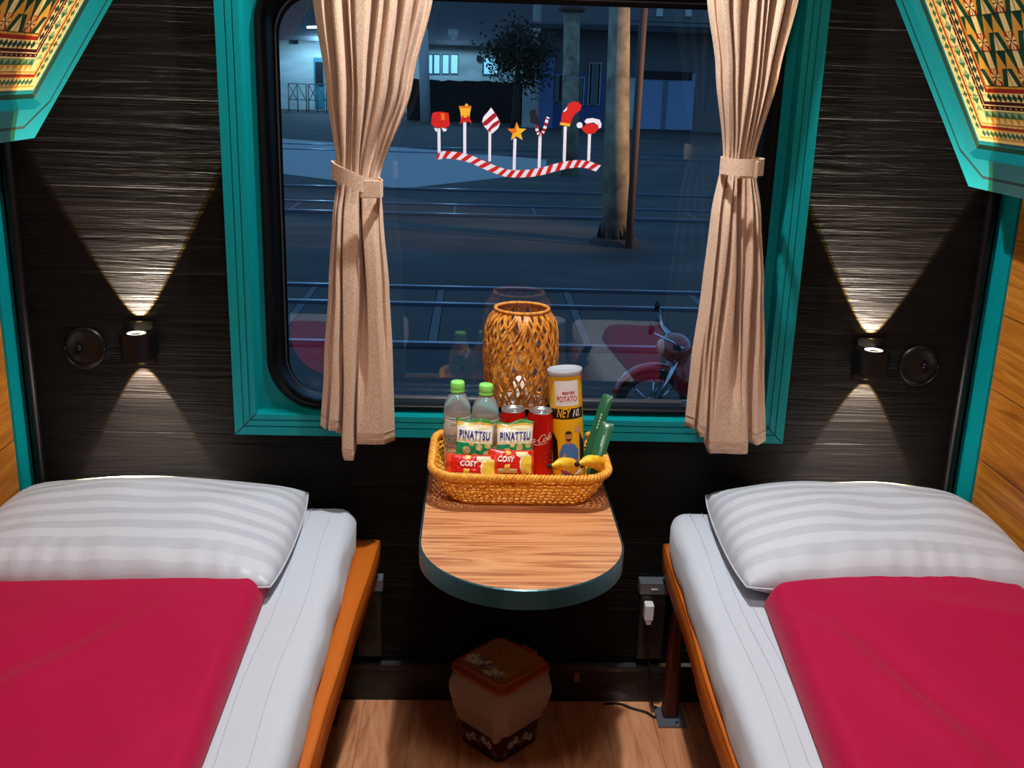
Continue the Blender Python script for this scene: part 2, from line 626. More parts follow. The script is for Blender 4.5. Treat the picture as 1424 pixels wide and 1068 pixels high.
sticker('stocking_sticker', 'red upside-down stocking sticker with cream cuff', [(690, 375), (725, 375), (712, 780), (678, 780)], [
    ([(720, 160), (745, 115), (800, 92), (860, 100), (893, 140), (880, 190), (810, 240), (765, 345), (655, 330), (675, 220)], SR),
    ([(650, 330), (765, 345), (758, 378), (645, 358)], SG), ([(733, 150), (725, 190), (690, 215), (685, 200)], SW)], c4)
sticker('santa_hat_sticker', 'red hat sticker with white pompom and brim, rightmost on pane', [(968, 450), (1003, 450), (990, 770), (957, 770)], [
    ([(885, 385), (930, 370), (950, 340), (1090, 350), (1085, 410), (1040, 455), (960, 465), (910, 430)], SR),
    ([(925, 320), (950, 290), (1020, 280), (1100, 300), (1122, 350), (1115, 390), (1090, 400), (1080, 360), (1030, 330), (950, 345)], SW), (ell(870, 362, 34, 34), SW)], c4)
g = G()
ctr = [(606, 217), (620, 215), (640, 217), (657, 222), (672, 229), (690, 236.5), (705, 241), (720, 242), (738, 241), (755, 238), (772, 233), (790, 229), (805, 227.5), (818, 229), (834, 235)]


def ctr_at(u):
    u = max(0, min(1, u)) * (len(ctr) - 1)
    i = min(int(u), len(ctr) - 2)
    a, b = Vector(ctr[i]), Vector(ctr[i + 1])
    return a.lerp(b, u - i), (b - a).normalized()


NB = 36
for i in range(NB):
    quad = []
    for u, s_ in ((i / NB, 1), ((i + 1) / NB, 1), ((i + 1) / NB, -1), (i / NB, -1)):
        c_, d = ctr_at(u + s_ * -.016)
        quad.append(tuple(c_ + Vector((-d.y, d.x)) * 5.2 * s_))
    decal(g, quad, SR if i % 2 == 0 else SW, 0)
o = obj('candy_ribbon_sticker', g, loc=at(720, 242, 1, YS), normals=False)
tag(o, 'wavy red and white striped ribbon sticker under the stick stickers', 'sticker')
g = G()
decal(g, [(298, 215), (310, 190), (345, 180), (405, 183), (372, 195), (375, 225), (395, 260), (415, 330), (425, 360), (395, 365), (370, 350), (330, 345), (303, 320), (310, 260), (298, 240)], SK, 0, c4)
o = obj('bird_sticker', g, loc=at(*c4(350, 270), 1, YS), normals=False)
tag(o, 'small black bird-shaped silhouette above the candy cane sticker', 'sticker')


# ================================================================== curtains
def interp(tab, z):
    for (z0, a), (z1, b) in zip(tab, tab[1:]):
        if z0 <= z <= z1 or z1 <= z <= z0:
            u = (z - z0) / (z1 - z0)
            u = u * u * (3 - 2 * u) * .5 + u * .5
            return a + (b - a) * u
    return tab[0][1] if abs(z - tab[0][0]) < abs(z - tab[-1][0]) else tab[-1][1]


def curtain(label, left_px, right_px, tie_px, folds_up, folds_dn, folds_hem, seed, hem, tilt, flapdir):
    yc = -.088
    LT = [(at(x, y, 1, yc).z, at(x, y, 1, yc).x) for x, y in left_px]
    RT = [(at(x, y, 1, yc).z, at(x, y, 1, yc).x) for x, y in right_px]
    LT.insert(0, (1.95, LT[0][1] + (LT[0][1] - LT[1][1]) * 1.2))
    RT.insert(0, (1.95, RT[0][1] + (RT[0][1] - RT[1][1]) * 1.2))
    tz = at(*tie_px, 1, yc).z
    r = thing('curtain', label, 'curtain', ((LT[-1][1] + RT[-1][1]) / 2, yc, LT[-1][0]), 'taupe window curtains')
    rnd = random.Random(seed)
    ph = [rnd.random() for _ in range(6)]
    zb = min(LT[-1][0], RT[-1][0])

    def fold(tab, s_):
        """height of the pleats: rounded ridges with narrow valleys; tab = list of (position, depth)"""
        d = 1
        for c_, w_, a in tab:
            d -= a * math.exp(-((s_ - c_) / w_) ** 2)
        return d

    def fn(u, v_):
        top = 1.95
        bot = zb + hem(u)
        z = top + (bot - top) * v_
        xl, xr = interp(LT, max(z, zb)), interp(RT, max(z, zb))
        k = max(0, min(1, (z - tz + .06) / .12))
        k = k * k * (3 - 2 * k)
        kb = max(0, min(1, (z - zb - .05) / .30))
        kb = kb * kb * (3 - 2 * kb)
        d = fold(folds_up, u) * k + (fold(folds_dn, u) * kb + fold(folds_hem, u) * (1 - kb)) * (1 - k)
        pinch = math.exp(-((z - tz) / .10) ** 2)
        amp = .052 * (1 - .62 * pinch)
        edge = 4 * u * (1 - u)
        wav = .006 * noise.noise(Vector((u * 4 + seed, z * 3, seed)))
        y = yc + .026 - amp * d * (.35 + .65 * min(1, edge * 2.2)) - .012 * pinch * edge + wav
        x = xl + (xr - xl) * u + .004 * sin(9 * z + 14 * u + seed) * edge
        return Vector((x, y, z))

    g = G()
    g.grid(fn, 150, 90, LINEN)
    o = obj('curtain_cloth', g, r, normals=False)
    sd = o.modifiers.new('cloth', 'SOLIDIFY')
    sd.thickness = .003
    sd.offset = 1
    # hem stitched line
    g = G()
    pts = []
    for i in range(0, 151, 2):
        p = fn(i / 150, .978)
        pts.append(p + Vector((0, -.0015, 0)))
    g.tube(pts, .0009, mat('hem_stitch', rgb(178, 146, 118), .9), 5)
    obj('hem', g, r)
    # tieback band
    xl, xr = interp(LT, tz), interp(RT, tz)
    cx_, hw = (xl + xr) / 2, (xr - xl) / 2 + .006
    g = G()
    n = 48
    bands = []
    for i in range(n):
        a = 2 * pi * i / n
        x = cx_ + hw * cos(a)
        y = yc - .012 + .045 * sin(a)
        zz = tz + tilt * cos(a)
        bands.append((Vector((x, y, zz - .017)), Vector((x, y, zz + .017)), Vector((cos(a), sin(a), 0)) * .003))
    rings = []
    for a, b, o_ in bands:
        rings.append([a, a + o_, b + o_, b])
    rings.append(rings[0])
    g.loops(rings, LINEN, smooth=False)
    # stitched flap end
    fx = cx_ + flapdir * hw * .62
    fy = yc - .012 - .045 * .80 - .005
    zz = tz + tilt * flapdir * .62
    g2 = G()
    g2.box((fx - .021, fy - .004, zz - .022), (fx + .021, fy, zz + .014), LINEN)
    tb = obj('tieback', g, r)
    obj('tieback_flap', g2, tb, bevel=.002)
    return r


def hemL(u):
    # the middle pleat hangs lowest
    return .035 * (1 if u < .26 else 0) + (-.034 if .3 < u < .5 else 0) + (.004 if u > .5 else 0)


def smooth_hem(f):
    def h(u):
        return sum(f(min(1, max(0, u + (k - 4) * .006))) for k in range(9)) / 9
    return h


curtain('taupe linen curtain tied back, at the left of the window',
        [(433, -10), (452, 120), (468, 245), (461, 300), (456, 400), (450, 500), (444, 614)],
        [(603, -10), (573, 120), (527, 250), (532, 300), (541, 400), (546, 500), (549, 614)], (497, 248),
        [(.13, .025, .7), (.27, .03, .9), (.35, .02, .5), (.52, .022, .9), (.60, .02, .5), (.73, .03, .8), (.86, .025, .8), (.95, .02, .5)],
        [(.10, .02, .5), (.24, .02, .9), (.55, .045, 1.0), (.60, .02, .4), (.9, .03, .5)],
        [(.12, .015, .5), (.27, .018, 1.0), (.50, .018, .9)], 3, smooth_hem(hemL), -.019, 1)


def hemR(u):
    return (.034 if u < .12 else 0) + (.018 if .12 <= u < .24 else 0) + (-.004 if .24 < u < .76 else .016)


curtain('taupe linen curtain tied back, at the right of the window',
        [(984, -10), (996, 100), (1008, 218), (990, 300), (977, 400), (962, 500), (950, 622)],
        [(1114, -10), (1086, 100), (1053, 220), (1061, 300), (1064, 400), (1065, 500), (1066, 622)], (1030, 230),
        [(.08, .02, .5), (.25, .022, .8), (.40, .035, 1.0), (.53, .022, .7), (.62, .02, .7), (.72, .035, 1.0), (.86, .03, .9)],
        [(.18, .025, .7), (.33, .022, .7), (.55, .05, 1.1), (.66, .03, .6), (.80, .03, .8), (.92, .02, .5)],
        [(.12, .018, .8), (.25, .018, .7), (.79, .035, .6)], 11, smooth_hem(hemR), .0, .1)
g = G()
g.tube([(-.62, -.075, 1.957), (.66, -.075, 1.957)], .009, CHROME, 10)
for x in (-.6, .64):
    g.box((x - .006, -.075, 1.95), (x + .006, -.05, 1.964), CHROME)
tag(obj('curtain_rail', g), 'metal curtain rail above the window frame', 'rail')


# ================================================================== wall lamps (up and down lights) and round fittings
WARMW = (1, .93, .84)


def sconce(cx_, cz_, label, upw, dnw):
    r = thing('wall_lamp', label, 'lamp', (cx_, -.04, cz_), 'up and down wall lamps')
    hw, hh, dp = .037, .029, .066
    g = G()
    n = 24
    outl = [(hw * cos(pi * k / n), -dp * .45 - dp * .55 * sin(pi * k / n)) for k in range(n + 1)] + [(-hw + 2 * hw * k / 10, 0.0) for k in range(11)]
    inn = [(x * .9, y * .95 - .002) for x, y in outl]

    def ring(pts, z):
        return [Vector((cx_ + x, y, cz_ + z)) for x, y in pts]
    hole = []
    for x, y in outl:
        d = Vector((x, y + .0295)).normalized() * .0205
        hole.append((d.x, d.y - .0295))
    g.loops([ring(hole, .004), ring(hole, hh - .002), ring([(x * 1.03, (y + .0295) * 1.03 - .0295) for x, y in hole], hh), ring(outl, hh), ring(outl, -hh), ring([(x * 1.03, (y + .0295) * 1.03 - .0295) for x, y in hole], -hh), ring(hole, -hh + .002), ring(hole, -.004)], BLACKMET, smooth=False)
    obj('lamp_body', g, r)
    g = G().box((cx_ - .03, -.006, cz_ - .05), (cx_ + .03, 0, cz_ + .05), BLACKMET)
    obj('wall_plate', g, r)
    LENS = mat('lamp_lens_glow', rgb(255, 240, 220), .3, emit=(1, .86, .66, 1), estr=3.2)
    for sgn in (1, -1):
        g = G()
        z0 = cz_ + sgn * (hh - .004)
        g.lathe((cx_, -.0295, z0), [(.0203, 0), (.0203, sgn * .0035), (.0178, sgn * .004), (.0162, sgn * .002), (.0162, 0), (.0203, 0)], LENS, 28)
        obj('lens', g, r)
    for sgn, pw in ((1, upw), (-1, dnw)):
        for nm, col, size, pwr, bl in (('beam', (.86, .93, 1), 54, pw, .03), ('fringe', (1, .56, .10), 57, pw * .7, .03), ('spill', (1, .72, .36), 120, pw * .006, .6)):
            ld = bpy.data.lights.new('wall_lamp_' + nm, 'SPOT')
            ld.energy = pwr
            ld.color = col
            ld.spot_size = math.radians(size)
            ld.spot_blend = bl
            ld.shadow_soft_size = .0015
            lo = bpy.data.objects.new('wall_lamp_' + nm, ld)
            COL.objects.link(lo)
            lo.location = Vector((0, .0105, sgn * .0055))
            lo.rotation_euler = (0 if sgn < 0 else pi, 0, 0)
            lo.parent = r
    return r


LP = at(189, 482, 1, -.04)
RP = at(1215, 505, 1, -.04)
sconce(LP.x, LP.z, 'black up-and-down wall lamp on the dark planks above left pillow', 31, 28)
sconce(RP.x, RP.z, 'black up-and-down wall lamp on the dark planks above right pillow', 31, 28)


def fitting(px, py, sgn, label):
    c_ = at(px, py, 1, -.005)
    r = thing('wall_socket', label, 'socket', (c_.x, 0, c_.z), 'round fittings beside the wall lamps')
    M = Matrix.Rotation(pi / 2, 3, 'X')
    g = G().lathe((c_.x, 0, c_.z), [(.047, 0), (.047, .004), (.043, .008), (.036, .009), (.033, .005), (.001, .004)], BLACKMET, 40, True, True, M)
    obj('round_plate', g, r)
    g = G().lathe((c_.x - sgn * .012, -.004, c_.z), [(.007, 0), (.0065, .008), (.004, .01), (.001, .01)], BLACKMET, 16, True, True, M)
    obj('knob', g, r)
    g = G()
    g.tube([(c_.x + .044 * cos(a), -.0095 - .004 * abs(sin(a)), c_.z + .046 * sin(a)) for a in [pi + pi * k / 24 for k in range(25)]], .0022, BLACKMET, 6)
    obj('flip_ring', g, r)
    return r


fitting(118, 483, 1, 'round black wall fitting with small knob left of left wall lamp')
fitting(1278, 508, -1, 'round black wall fitting with small knob right of right wall lamp')

# ================================================================== folded upper berths with tiled undersides
CR = mat('tile_cream', rgb(232, 200, 128), .28)
GR = mat('tile_green', rgb(52, 100, 66), .28)
DG = mat('tile_dark_green', rgb(20, 62, 44), .28)
OC = mat('tile_ochre', rgb(206, 148, 52), .28)
RD = mat('tile_red', rgb(150, 34, 14), .28)
MR = mat('tile_maroon', rgb(64, 10, 10), .28)
LG = mat('tile_sage', rgb(130, 154, 104), .28)
BK = mat('tile_joint_black', rgb(14, 10, 8), .4)


def berth(label, o, ev, nrm, u1, v1):
    o, ev, nrm = Vector(o), Vector(ev).normalized(), Vector(nrm).normalized()
    o = o - nrm * .012
    eu = Vector((0, -1, 0))

    def q(u, v_, h=0):
        return o + eu * u + ev * v_ + nrm * h
    r = thing('upper_berth', label, 'berth', o, 'folded upper berths')
    CH = .0          # outer corner
    # slab behind the frame
    g = G()
    sl = [q(.0, .0, -.045), q(u1, 0, -.045), q(u1, v1, -.045), q(0, v1, -.045)]
    st_ = [q(.0, .0, 0), q(u1, 0, 0), q(u1, v1, 0), q(0, v1, 0)]
    g.hexa(sl + st_, TEALB)
    obj('berth_board', g, r)

    def loop(d, ch, h):
        return [q(d + ch, d, h), q(u1 - d - ch, d, h), q(u1 - d, d + ch, h), q(u1 - d, v1 - d - ch, h), q(u1 - d - ch, v1 - d, h), q(d + ch, v1 - d, h), q(d, v1 - d - ch, h), q(d, d + ch, h)]
    g = G()
    g.loops([loop(0, .0005, 0), loop(0, .0005, .012), loop(.028, .058, .0126)], TEALB, smooth=False)
    g.loops([loop(.028, .058, .0126), loop(.0345, .058, .0124)], TEALD, smooth=False)  # flat dark strip: the groove's shade is put into its colour
    g.loops([loop(.0345, .058, .0124), loop(.074, .012, .013), loop(.092, .0008, .004)], TEALB, smooth=False)
    obj('berth_frame', g, r)
    g = G()
    g.loops([loop(.092, .0008, .004), loop(.104, .0006, -.002), loop(.11, .0005, .001)], GREENBEVEL, smooth=False)
    obj('inner_bevel', g, r)
    # tile pattern
    g = G()
    U0, U1_, V0, V1_ = .11, u1 - .11, .11, v1 - .11

    def P3(u, v_, h=.0012):
        return q(u, v_, h)

    def rect(a, b, c_, d, mt, h=.0012):
        g.add([P3(a, c_, h), P3(b, c_, h), P3(b, d, h), P3(a, d, h)], [(0, 1, 2, 3)], mt)

    def tri(p, mt, h=.0016):
        g.add([P3(x, y, h) for x, y in p], [tuple(range(len(p)))], mt)
    # bands: (d0, d1, kind, colours, cell)
    bands = [(0, .006, 'line', CR), (.006, .010, 'line', OC), (.010, .026, 'dia', (CR, GR)), (.026, .029, 'line', OC), (.029, .035, 'line', RD), (.035, .0375, 'dot', (CR, MR)),
             (.0375, .042, 'line', OC), (.042, .068, 'tri', (CR, LG, GR)), (.068, .071, 'line', CR), (.071, .079, 'dot', (MR, CR)), (.079, .081, 'line', CR), (.081, .088, 'line', MR),
             (.088, .106, 'dia', (CR, DG)), (.106, .114, 'line', RD), (.114, .12, 'line', OC)]
    for d0, d1, kind, cs in bands:
        for side in (0, 1, 2):       # 0 along the hinge edge, 1 along the near edge of the picture, 2 far end
            def B(s_, t_):
                """s along the strip from the mitre, t across"""
                d = d0 + (d1 - d0) * t_
                if side == 0:
                    return (U0 + s_, V0 + d)
                if side == 1:
                    return (U0 + d, V0 + s_)
                return (U1_ - d, V0 + s_)
            smax = (U1_ - U0 - d0) if side == 0 else (V1_ - V0)
            lim = (U1_ - U0) if side == 0 else smax
            base = cs if kind == 'line' else cs[0]
            e1 = (lim - d0, lim - d1) if side == 0 else (lim, lim)
            tri([B(d0, 0), B(e1[0], 0), B(e1[1], 1), B(d1, 1)], base, .0012)
            w_ = d1 - d0
            if kind == 'dia':
                cell = w_ * 1.05
                s_ = d1
                while s_ + cell < e1[1]:
                    tri([B(s_, .5), B(s_ + cell * .5, .02), B(s_ + cell, .5), B(s_ + cell * .5, .98)], cs[1])
                    s_ += cell
            elif kind == 'tri':
                cell = w_ * .95
                s_ = d1
                while s_ + cell < e1[1]:
                    if side == 0:
                        tri([B(s_, 0), B(s_ + cell, 0), B(s_ + cell, .5), B(s_, .5)], OC, .0014)
                        tri([B(s_, .5), B(s_ + cell, .5), B(s_ + cell, 1), B(s_, 1)], cs[1], .0014)
                        tri([B(s_, 0), B(s_ + cell, 0), B(s_ + cell * .5, .5)], cs[0])
                        tri([B(s_, .5), B(s_ + cell, .5), B(s_ + cell * .5, 1)], cs[2])
                    else:
                        tri([B(s_, 0), B(s_ + cell * .5, .5), B(s_, 1)], cs[1], .0014)
                        tri([B(s_ + cell, 0), B(s_ + cell * .5, .5), B(s_ + cell, 1)], cs[2], .0014)
                    s_ += cell
            elif kind == 'dot':
                s_ = d1
                while s_ + .006 < e1[1]:
                    tri([B(s_, .3), B(s_ + .003, .3), B(s_ + .003, .7), B(s_, .7)], cs[1])
                    s_ += .02
    F0u, F0v = U0 + .12, V0 + .12
    F1u = U1_ - .12
    F1v = V1_
    rect(F0u, F1u, F0v, F1v, OC, .0012)
    T = .034
    nu, nv = int((F1u - F0u) / T), int((F1v - F0v) / T)
    for i in range(nu):
        for j in range(nv):
            a, b = F0u + i * T, F0v + j * T
            m_ = (a + T / 2, b + T / 2)
            ii, jj = i % 3, j % 2
            if (ii, jj) == (1, 0):
                rect(a, a + T, b, b + T, RD, .0014)
                for k in range(4):
                    an = k * pi / 2 + pi / 4
                    for da in (-.45, .45):
                        tri([m_, (m_[0] + T * .50 * cos(an + da - .22), m_[1] + T * .50 * sin(an + da - .22)), (m_[0] + T * .50 * cos(an + da + .22), m_[1] + T * .50 * sin(an + da + .22))], CR, .0018)
                tri([(m_[0] + .003 * cos(k), m_[1] + .003 * sin(k)) for k in range(6)], DG, .002)
            elif jj == 0:
                rect(a, a + T, b, b + T, DG, .0014)
                tri([(a, b), (a + T / 2, b), (a, b + T)] if ii == 0 else [(a + T / 2, b), (a + T, b), (a + T, b + T)], CR, .0018)
                tri([(a + T / 2, b + T), (a + T, b + T), (a + T, b)] if ii == 0 else [(a, b + T), (a + T / 2, b + T), (a, b)], OC, .0018)
            elif ii != 1:
                rect(a, a + T, b, b + T, DG, .0014)
                tri([(a, b), (a + T, b), (a + T / 2, b + T)], OC, .0018)
            else:
                rect(a, a + T, b, b + T, DG, .0014)
                tri([(a + T * .22, b), (a + T * .78, b), (a + T * .78, b + T), (a + T * .22, b + T)], CR, .0018)
    # tile joints
    k = F0u
    while k < F1u:
        rect(k - .0006, k + .0006, F0v, F1v, BK, .0024)
        k += .102
    k = F0v
    while k < F1v:
        rect(F0u, F1u, k - .0006, k + .0006, BK, .0024)
        k += .068
    k = V0 + .1
    while k < V1_:
        rect(U0, F0u, k - .0005, k + .0005, BK, .0024)
        k += .1
    obj('tiled_panel', g, r, normals=False)
    return r


evL = Vector((.5526, 0, .8335))
evR = Vector((-.4941, 0, .8694))
berth('folded upper berth with patterned tile underside above left bed', (-.976, -.1, 1.368), evL, (.8335, 0, -.5526), 1.85, .62)
berth('folded upper berth with patterned tile underside above right bed', (.972, -.1, 1.321), evR, (-.8694, 0, -.4941), 1.85, .62)


# ================================================================== beds
def bed(sgn, label, xe0, skew, rail_off, rail_skew, group):
    """xe0 = aisle edge of the mattress at the window wall, skew = how far it drifts to the aisle per metre towards the camera"""
    r = thing('bed', label, 'bed', (sgn * .72, -1.0, 0), group)
    X = lambda off, y: sgn * (xe0 + off) + (-sgn) * skew * (-y)
    wall = sgn * (W - .006)
    g = G()
    a, b = -.022, -1.74
    RX = lambda off, y: sgn * (xe0 + rail_off + off + rail_skew * (-y))
    # base board
    g.hexa([(wall, a, .36), (RX(.012, a), a, .36), (RX(.012, b), b, .36), (wall, b, .36), (wall, a, .444), (RX(.012, a), a, .444), (RX(.012, b), b, .444), (wall, b, .444)], DARKBED)
    obj('bed_base', g, r)
    # padded leather rail
    g = G()
    sec = [(.085, .4455), (.010, .4455), (.003, .443), (0, .436), (.001, .385), (.006, .378), (.085, .376)]
    rings = []
    ny = 46
    for i in range(ny + 1):
        y = a + (b - a) * i / ny
        wob = .004 * noise.noise(Vector((y * 4, sgn * 3, 0))) + .002 * noise.noise(Vector((y * 11, sgn, 1)))
        rings.append([Vector((RX(o_, y) + wob * (1 if o_ < .02 else 0), y, z + (wob * .6 if z < .4 else 0))) for o_, z in sec])
    g.loops(rings, LEATHER, True, True, smooth=True)
    rail = obj('leather_rail', g, r)
    g = G()
    g.tube([Vector((RX(.002, y_) + .004 * noise.noise(Vector((y_ * 4, sgn * 3, 0))), y_, .4425)) for y_ in [a + (b - a) * i / 40 for i in range(41)]], .0016, mat('leather_seam', rgb(140, 64, 12), .5), 6)
    obj('seam', g, rail)
    return r, X


LB, XL = bed(-1, 'lower bed with tan leather rail on the left of the aisle', .338, -.004, -.054, .045, 'lower beds')
RB, XR = bed(1, 'lower bed with tan leather rail on the right of the aisle', .398, .031, -.004, -.036, 'lower beds')
for r, X, sgn in ((LB, XL, -1), (RB, XR, 1)):
    for y in (-.075, -1.66):
        xa = (sgn * .432 if sgn > 0 else -.42) if y > -1 else X(.03, y)
        g = G()
        g.hexa([(xa - .019, y - .019, .006), (xa + .019, y - .019, .006), (xa + .019, y + .019, .006), (xa - .019, y + .019, .006),
                (xa - .012, y - .014, .37), (xa + .012, y - .014, .37), (xa + .012, y + .014, .37), (xa - .012, y + .014, .37)], MAROON)
        lg = obj('leg', g, r, bevel=.006)
        g = G().box((xa - .035, y - .05, 0), (xa + .035, y + .03, .006), GREYMET)
        g.lathe((xa + .012, y - .035, .006), [(.004, 0), (.003, .002), (.0005, .002)], BLACKMET, 10, True, True)
        obj('foot_plate', g, lg)


def mattress(sgn, X, label):
    r = thing('mattress', label, 'mattress', (sgn * .72, -1.0, .446), 'mattresses under white sheets')
    a, b = -.028, -1.73
    wall = sgn * (W - .012)
    z0, z1, rad = .4465, .545, .028
    sec = [(0.06, z0 + .0), (.001, z0), (-.002, z0 + .012), (-.002, z1 - rad)] + [(rad * (1 - cos(t_)) - .002 * (1 - t_ / 1.57), z1 - rad + rad * sin(t_)) for t_ in [pi / 2 * k / 6 for k in range(1, 7)]]
    ny = 120
    nx = 26
    rings = []
    for i in range(ny + 1):
        y = a + (b - a) * i / ny
        e = min(1, (i / 6)) if i < 6 else 1
        drop = rad * (1 - sqrt(max(0, 1 - (1 - e) ** 2))) if i < 6 else 0
        row = []
        for o_, z in sec:
            w_ = .0045 * noise.noise(Vector((y * 9, z * 30, sgn * 2))) * (1 if z < .53 else .35)
            inset = .02 * (1 - e) ** 2
            row.append(Vector((X(o_ + inset, y) + sgn * w_, y, max(z0 + .0005, z - (drop if z > z1 - rad else drop * .2)))))
        x_last = row[-1].x
        for k in range(1, nx + 1):
            t_ = k / nx
            x = x_last + (wall - x_last) * t_
            zz = z1 + .0035 * noise.noise(Vector((x * 7, y * 2.2, 5))) * min(1, t_ * 6) - drop
            row.append(Vector((x, y, zz)))
        row.append(Vector((wall, y, z0)))
        rings.append(row)
    g = G()
    g.loops(rings, SHEET, True, True)
    o = obj('sheet', g, r)
    # woven selvedge lines running along the sheet
    g = G()
    for off in ((.05, .10) if sgn < 0 else (.045, .075, .1)):
        g.tube([Vector((X(off + .004 * sin(i * .3), a - .04 - 1.65 * i / 60), a - .04 - 1.65 * i / 60, z1 + .0005)) for i in range(61)], .0009, SHEET, 4, flat=.6)
    obj('sheet_crease', g, r)
    return r


mattress(-1, XL, 'white-sheeted mattress on left bed')
mattress(1, XR, 'white-sheeted mattress on right bed')


def pillow(label, cx_, cy_, hx, hy, hz, zb, rz, seed, tilt=0):
    r = thing('pillow', label, 'pillow', (cx_, cy_, zb), 'striped white pillows')
    Mz = Matrix.Rotation(rz, 3, 'Z') @ Matrix.Rotation(tilt, 3, 'Y')

    def shape(u, v_, side):
        x, y = u * 2 - 1, v_ * 2 - 1
        # outline pinched between the corners
        ex = 1 - .05 * (1 - y * y) * 0 - .035 * (1 - abs(y) ** 2)
        ey = 1 - .05 * (1 - abs(x) ** 2)
        px, py = hx * x * (1 - .03 * (1 - y * y)) * sqrt(1 - .13 * y * y * x * x) * 1.03, hy * y * (1 - .05 * (1 - x * x)) * sqrt(1 - .13 * x * x * y * y) * 1.02
        hgt = (max(0, 1 - abs(x) ** 3.2) * max(0, 1 - abs(y) ** 2.6)) ** .52
        wr = noise.noise(Vector((x * 2.2 + seed, y * 2, seed))) * .012 * hgt
        # gathers near the front edge
        gat = .006 * sin(x * 34 + 3 * sin(x * 5 + seed)) * max(0, (-y - .55)) * hgt * 2
        if side > 0:
            z = hz * .62 * hgt + wr + gat
        else:
            z = -hz * .38 * hgt * (1 if True else 0)
            z = max(z, -hz * .20)
        corner = (abs(x) * abs(y)) ** 4
        z += hz * .03 * corner
        return Vector((px, py, z))
    g = G()
    off = Vector((cx_, cy_, zb + hz * .21))
    g.grid(lambda u, v_: off + Mz @ shape(u, v_, 1), 60, 46, PILLOW)
    g.grid(lambda u, v_: off + Mz @ shape(u, v_, -1), 60, 46, PILLOW)
    o = obj('pillowcase', g, r, weld=True)
    g = G()
    loopp = []
    for k in range(60):
        loopp.append(shape(k / 60, 0, 1))
    for k in range(46):
        loopp.append(shape(1, k / 46, 1))
    for k in range(60):
        loopp.append(shape(1 - k / 60, 1, 1))
    for k in range(46):
        loopp.append(shape(0, 1 - k / 46, 1))
    g.tube([off + Mz @ p for p in loopp], .0018, SHEET, 6, closed=True)
    obj('seam_piping', g, r)
    return r


pillow('white striped pillow on the left bed', -.764, -.290, .328, .242, .132, .548, 0, 2.3)
pillow('white striped pillow on the right bed', .772, -.290, .312, .24, .15, .548, math.radians(-2), 5.1)


def blanket(label, xa, xb, ya, yb, th, seed, sgn, crease):
    """xa(y), xb(y) the aisle and wall edges, ya(t) the folded head edge"""
    r = thing('blanket', label, 'blanket', ((xa(-1) + xb(-1)) / 2, -1.1, .55), 'crimson blankets')
    z0 = .549
    nu, nv = 90, 120

    def prof(t_, w_, rr_):
        d = min(t_, 1 - t_) * w_
        if d >= rr_:
            return 1
        return sqrt(max(0, 1 - (1 - d / rr_) ** 2))

    def top(u, v_):
        # cosine spacing towards the edges keeps them round
        uu = .5 - .5 * cos(pi * u)
        vv = v_ ** 1.5
        y0 = ya(uu)
        y = y0 + (yb - y0) * vv
        x = xa(y) + (xb(y) - xa(y)) * uu
        wid = abs(xb(y) - xa(y))
        k = prof(uu, wid, .035) * (1 if vv * 1.4 > .03 else sqrt(max(0, 1 - (1 - vv * 1.4 / .03) ** 2)))
        wr = .013 * noise.noise(Vector((x * 3.2 + seed, y * 2.1, seed))) + .007 * noise.noise(Vector((x * 9 + y * 4, y * 5, seed)))
        for (p, q_, depth, width) in crease:
            p, q_ = Vector(p), Vector(q_)
            d = q_ - p
            t_ = max(0, min(1, (Vector((x, y)) - p).dot(d) / d.length_squared))
            dist = (Vector((x, y)) - p - d * t_).length
            wr += depth * math.exp(-(dist / width) ** 2) * sin(pi * (.12 + .76 * t_))
        return Vector((x, y, z0 + (th + wr) * k))
    g = G()
    g.grid(top, nu, nv, BLANKET)
    g.grid(lambda u, v_: Vector((top(u, v_).x, top(u, v_).y, z0)), nu, nv, BLANKET)
    obj('blanket_cloth', g, r, weld=True)
    return r


blanket('crimson blanket spread over the left bed', lambda y: -.462 + .016 * (-y - .5), lambda y: -1.085, lambda t_: -.465 - .012 * sin(t_ * 3), -1.38, .042, 1.7, -1,
        [((-.60, -.6), (-.95, -1.15), .010, .05), ((-.66, -.62), (-1.02, -1.1), -.010, .035), ((-.5, -.9), (-.62, -1.2), .006, .03)])
blanket('crimson blanket spread over the right bed', lambda y: .500 - .085 * (-y - .5), lambda y: 1.015 + .03 * (-y - .45), lambda t_: -.515 + .085 * t_, -1.38, .060, 6.2, 1,
        [((.56, -.68), (.66, -1.15), .010, .03), ((.6, -.66), (.75, -1.2), -.012, .035), ((.75, -.6), (1.0, -.72), .008, .04)])

# ================================================================== folding table
TX, TZ = .027, .655
r = thing('folding_table', 'half-round folding table with wood laminate top under the window', 'table', (TX, -.02, TZ - .04))
hw = .196
yc = -.465


def tab_out(s_, z):
    pts = [Vector((TX - s_, 0, z)), Vector((TX - s_, yc, z))]
    for k in range(1, 32):
        a = pi + pi * k / 32
        pts.append(Vector((TX + s_ * cos(a), yc + (s_ + .004) * sin(a), z)))
    pts += [Vector((TX + s_, yc, z)), Vector((TX + s_, 0, z))]
    return pts


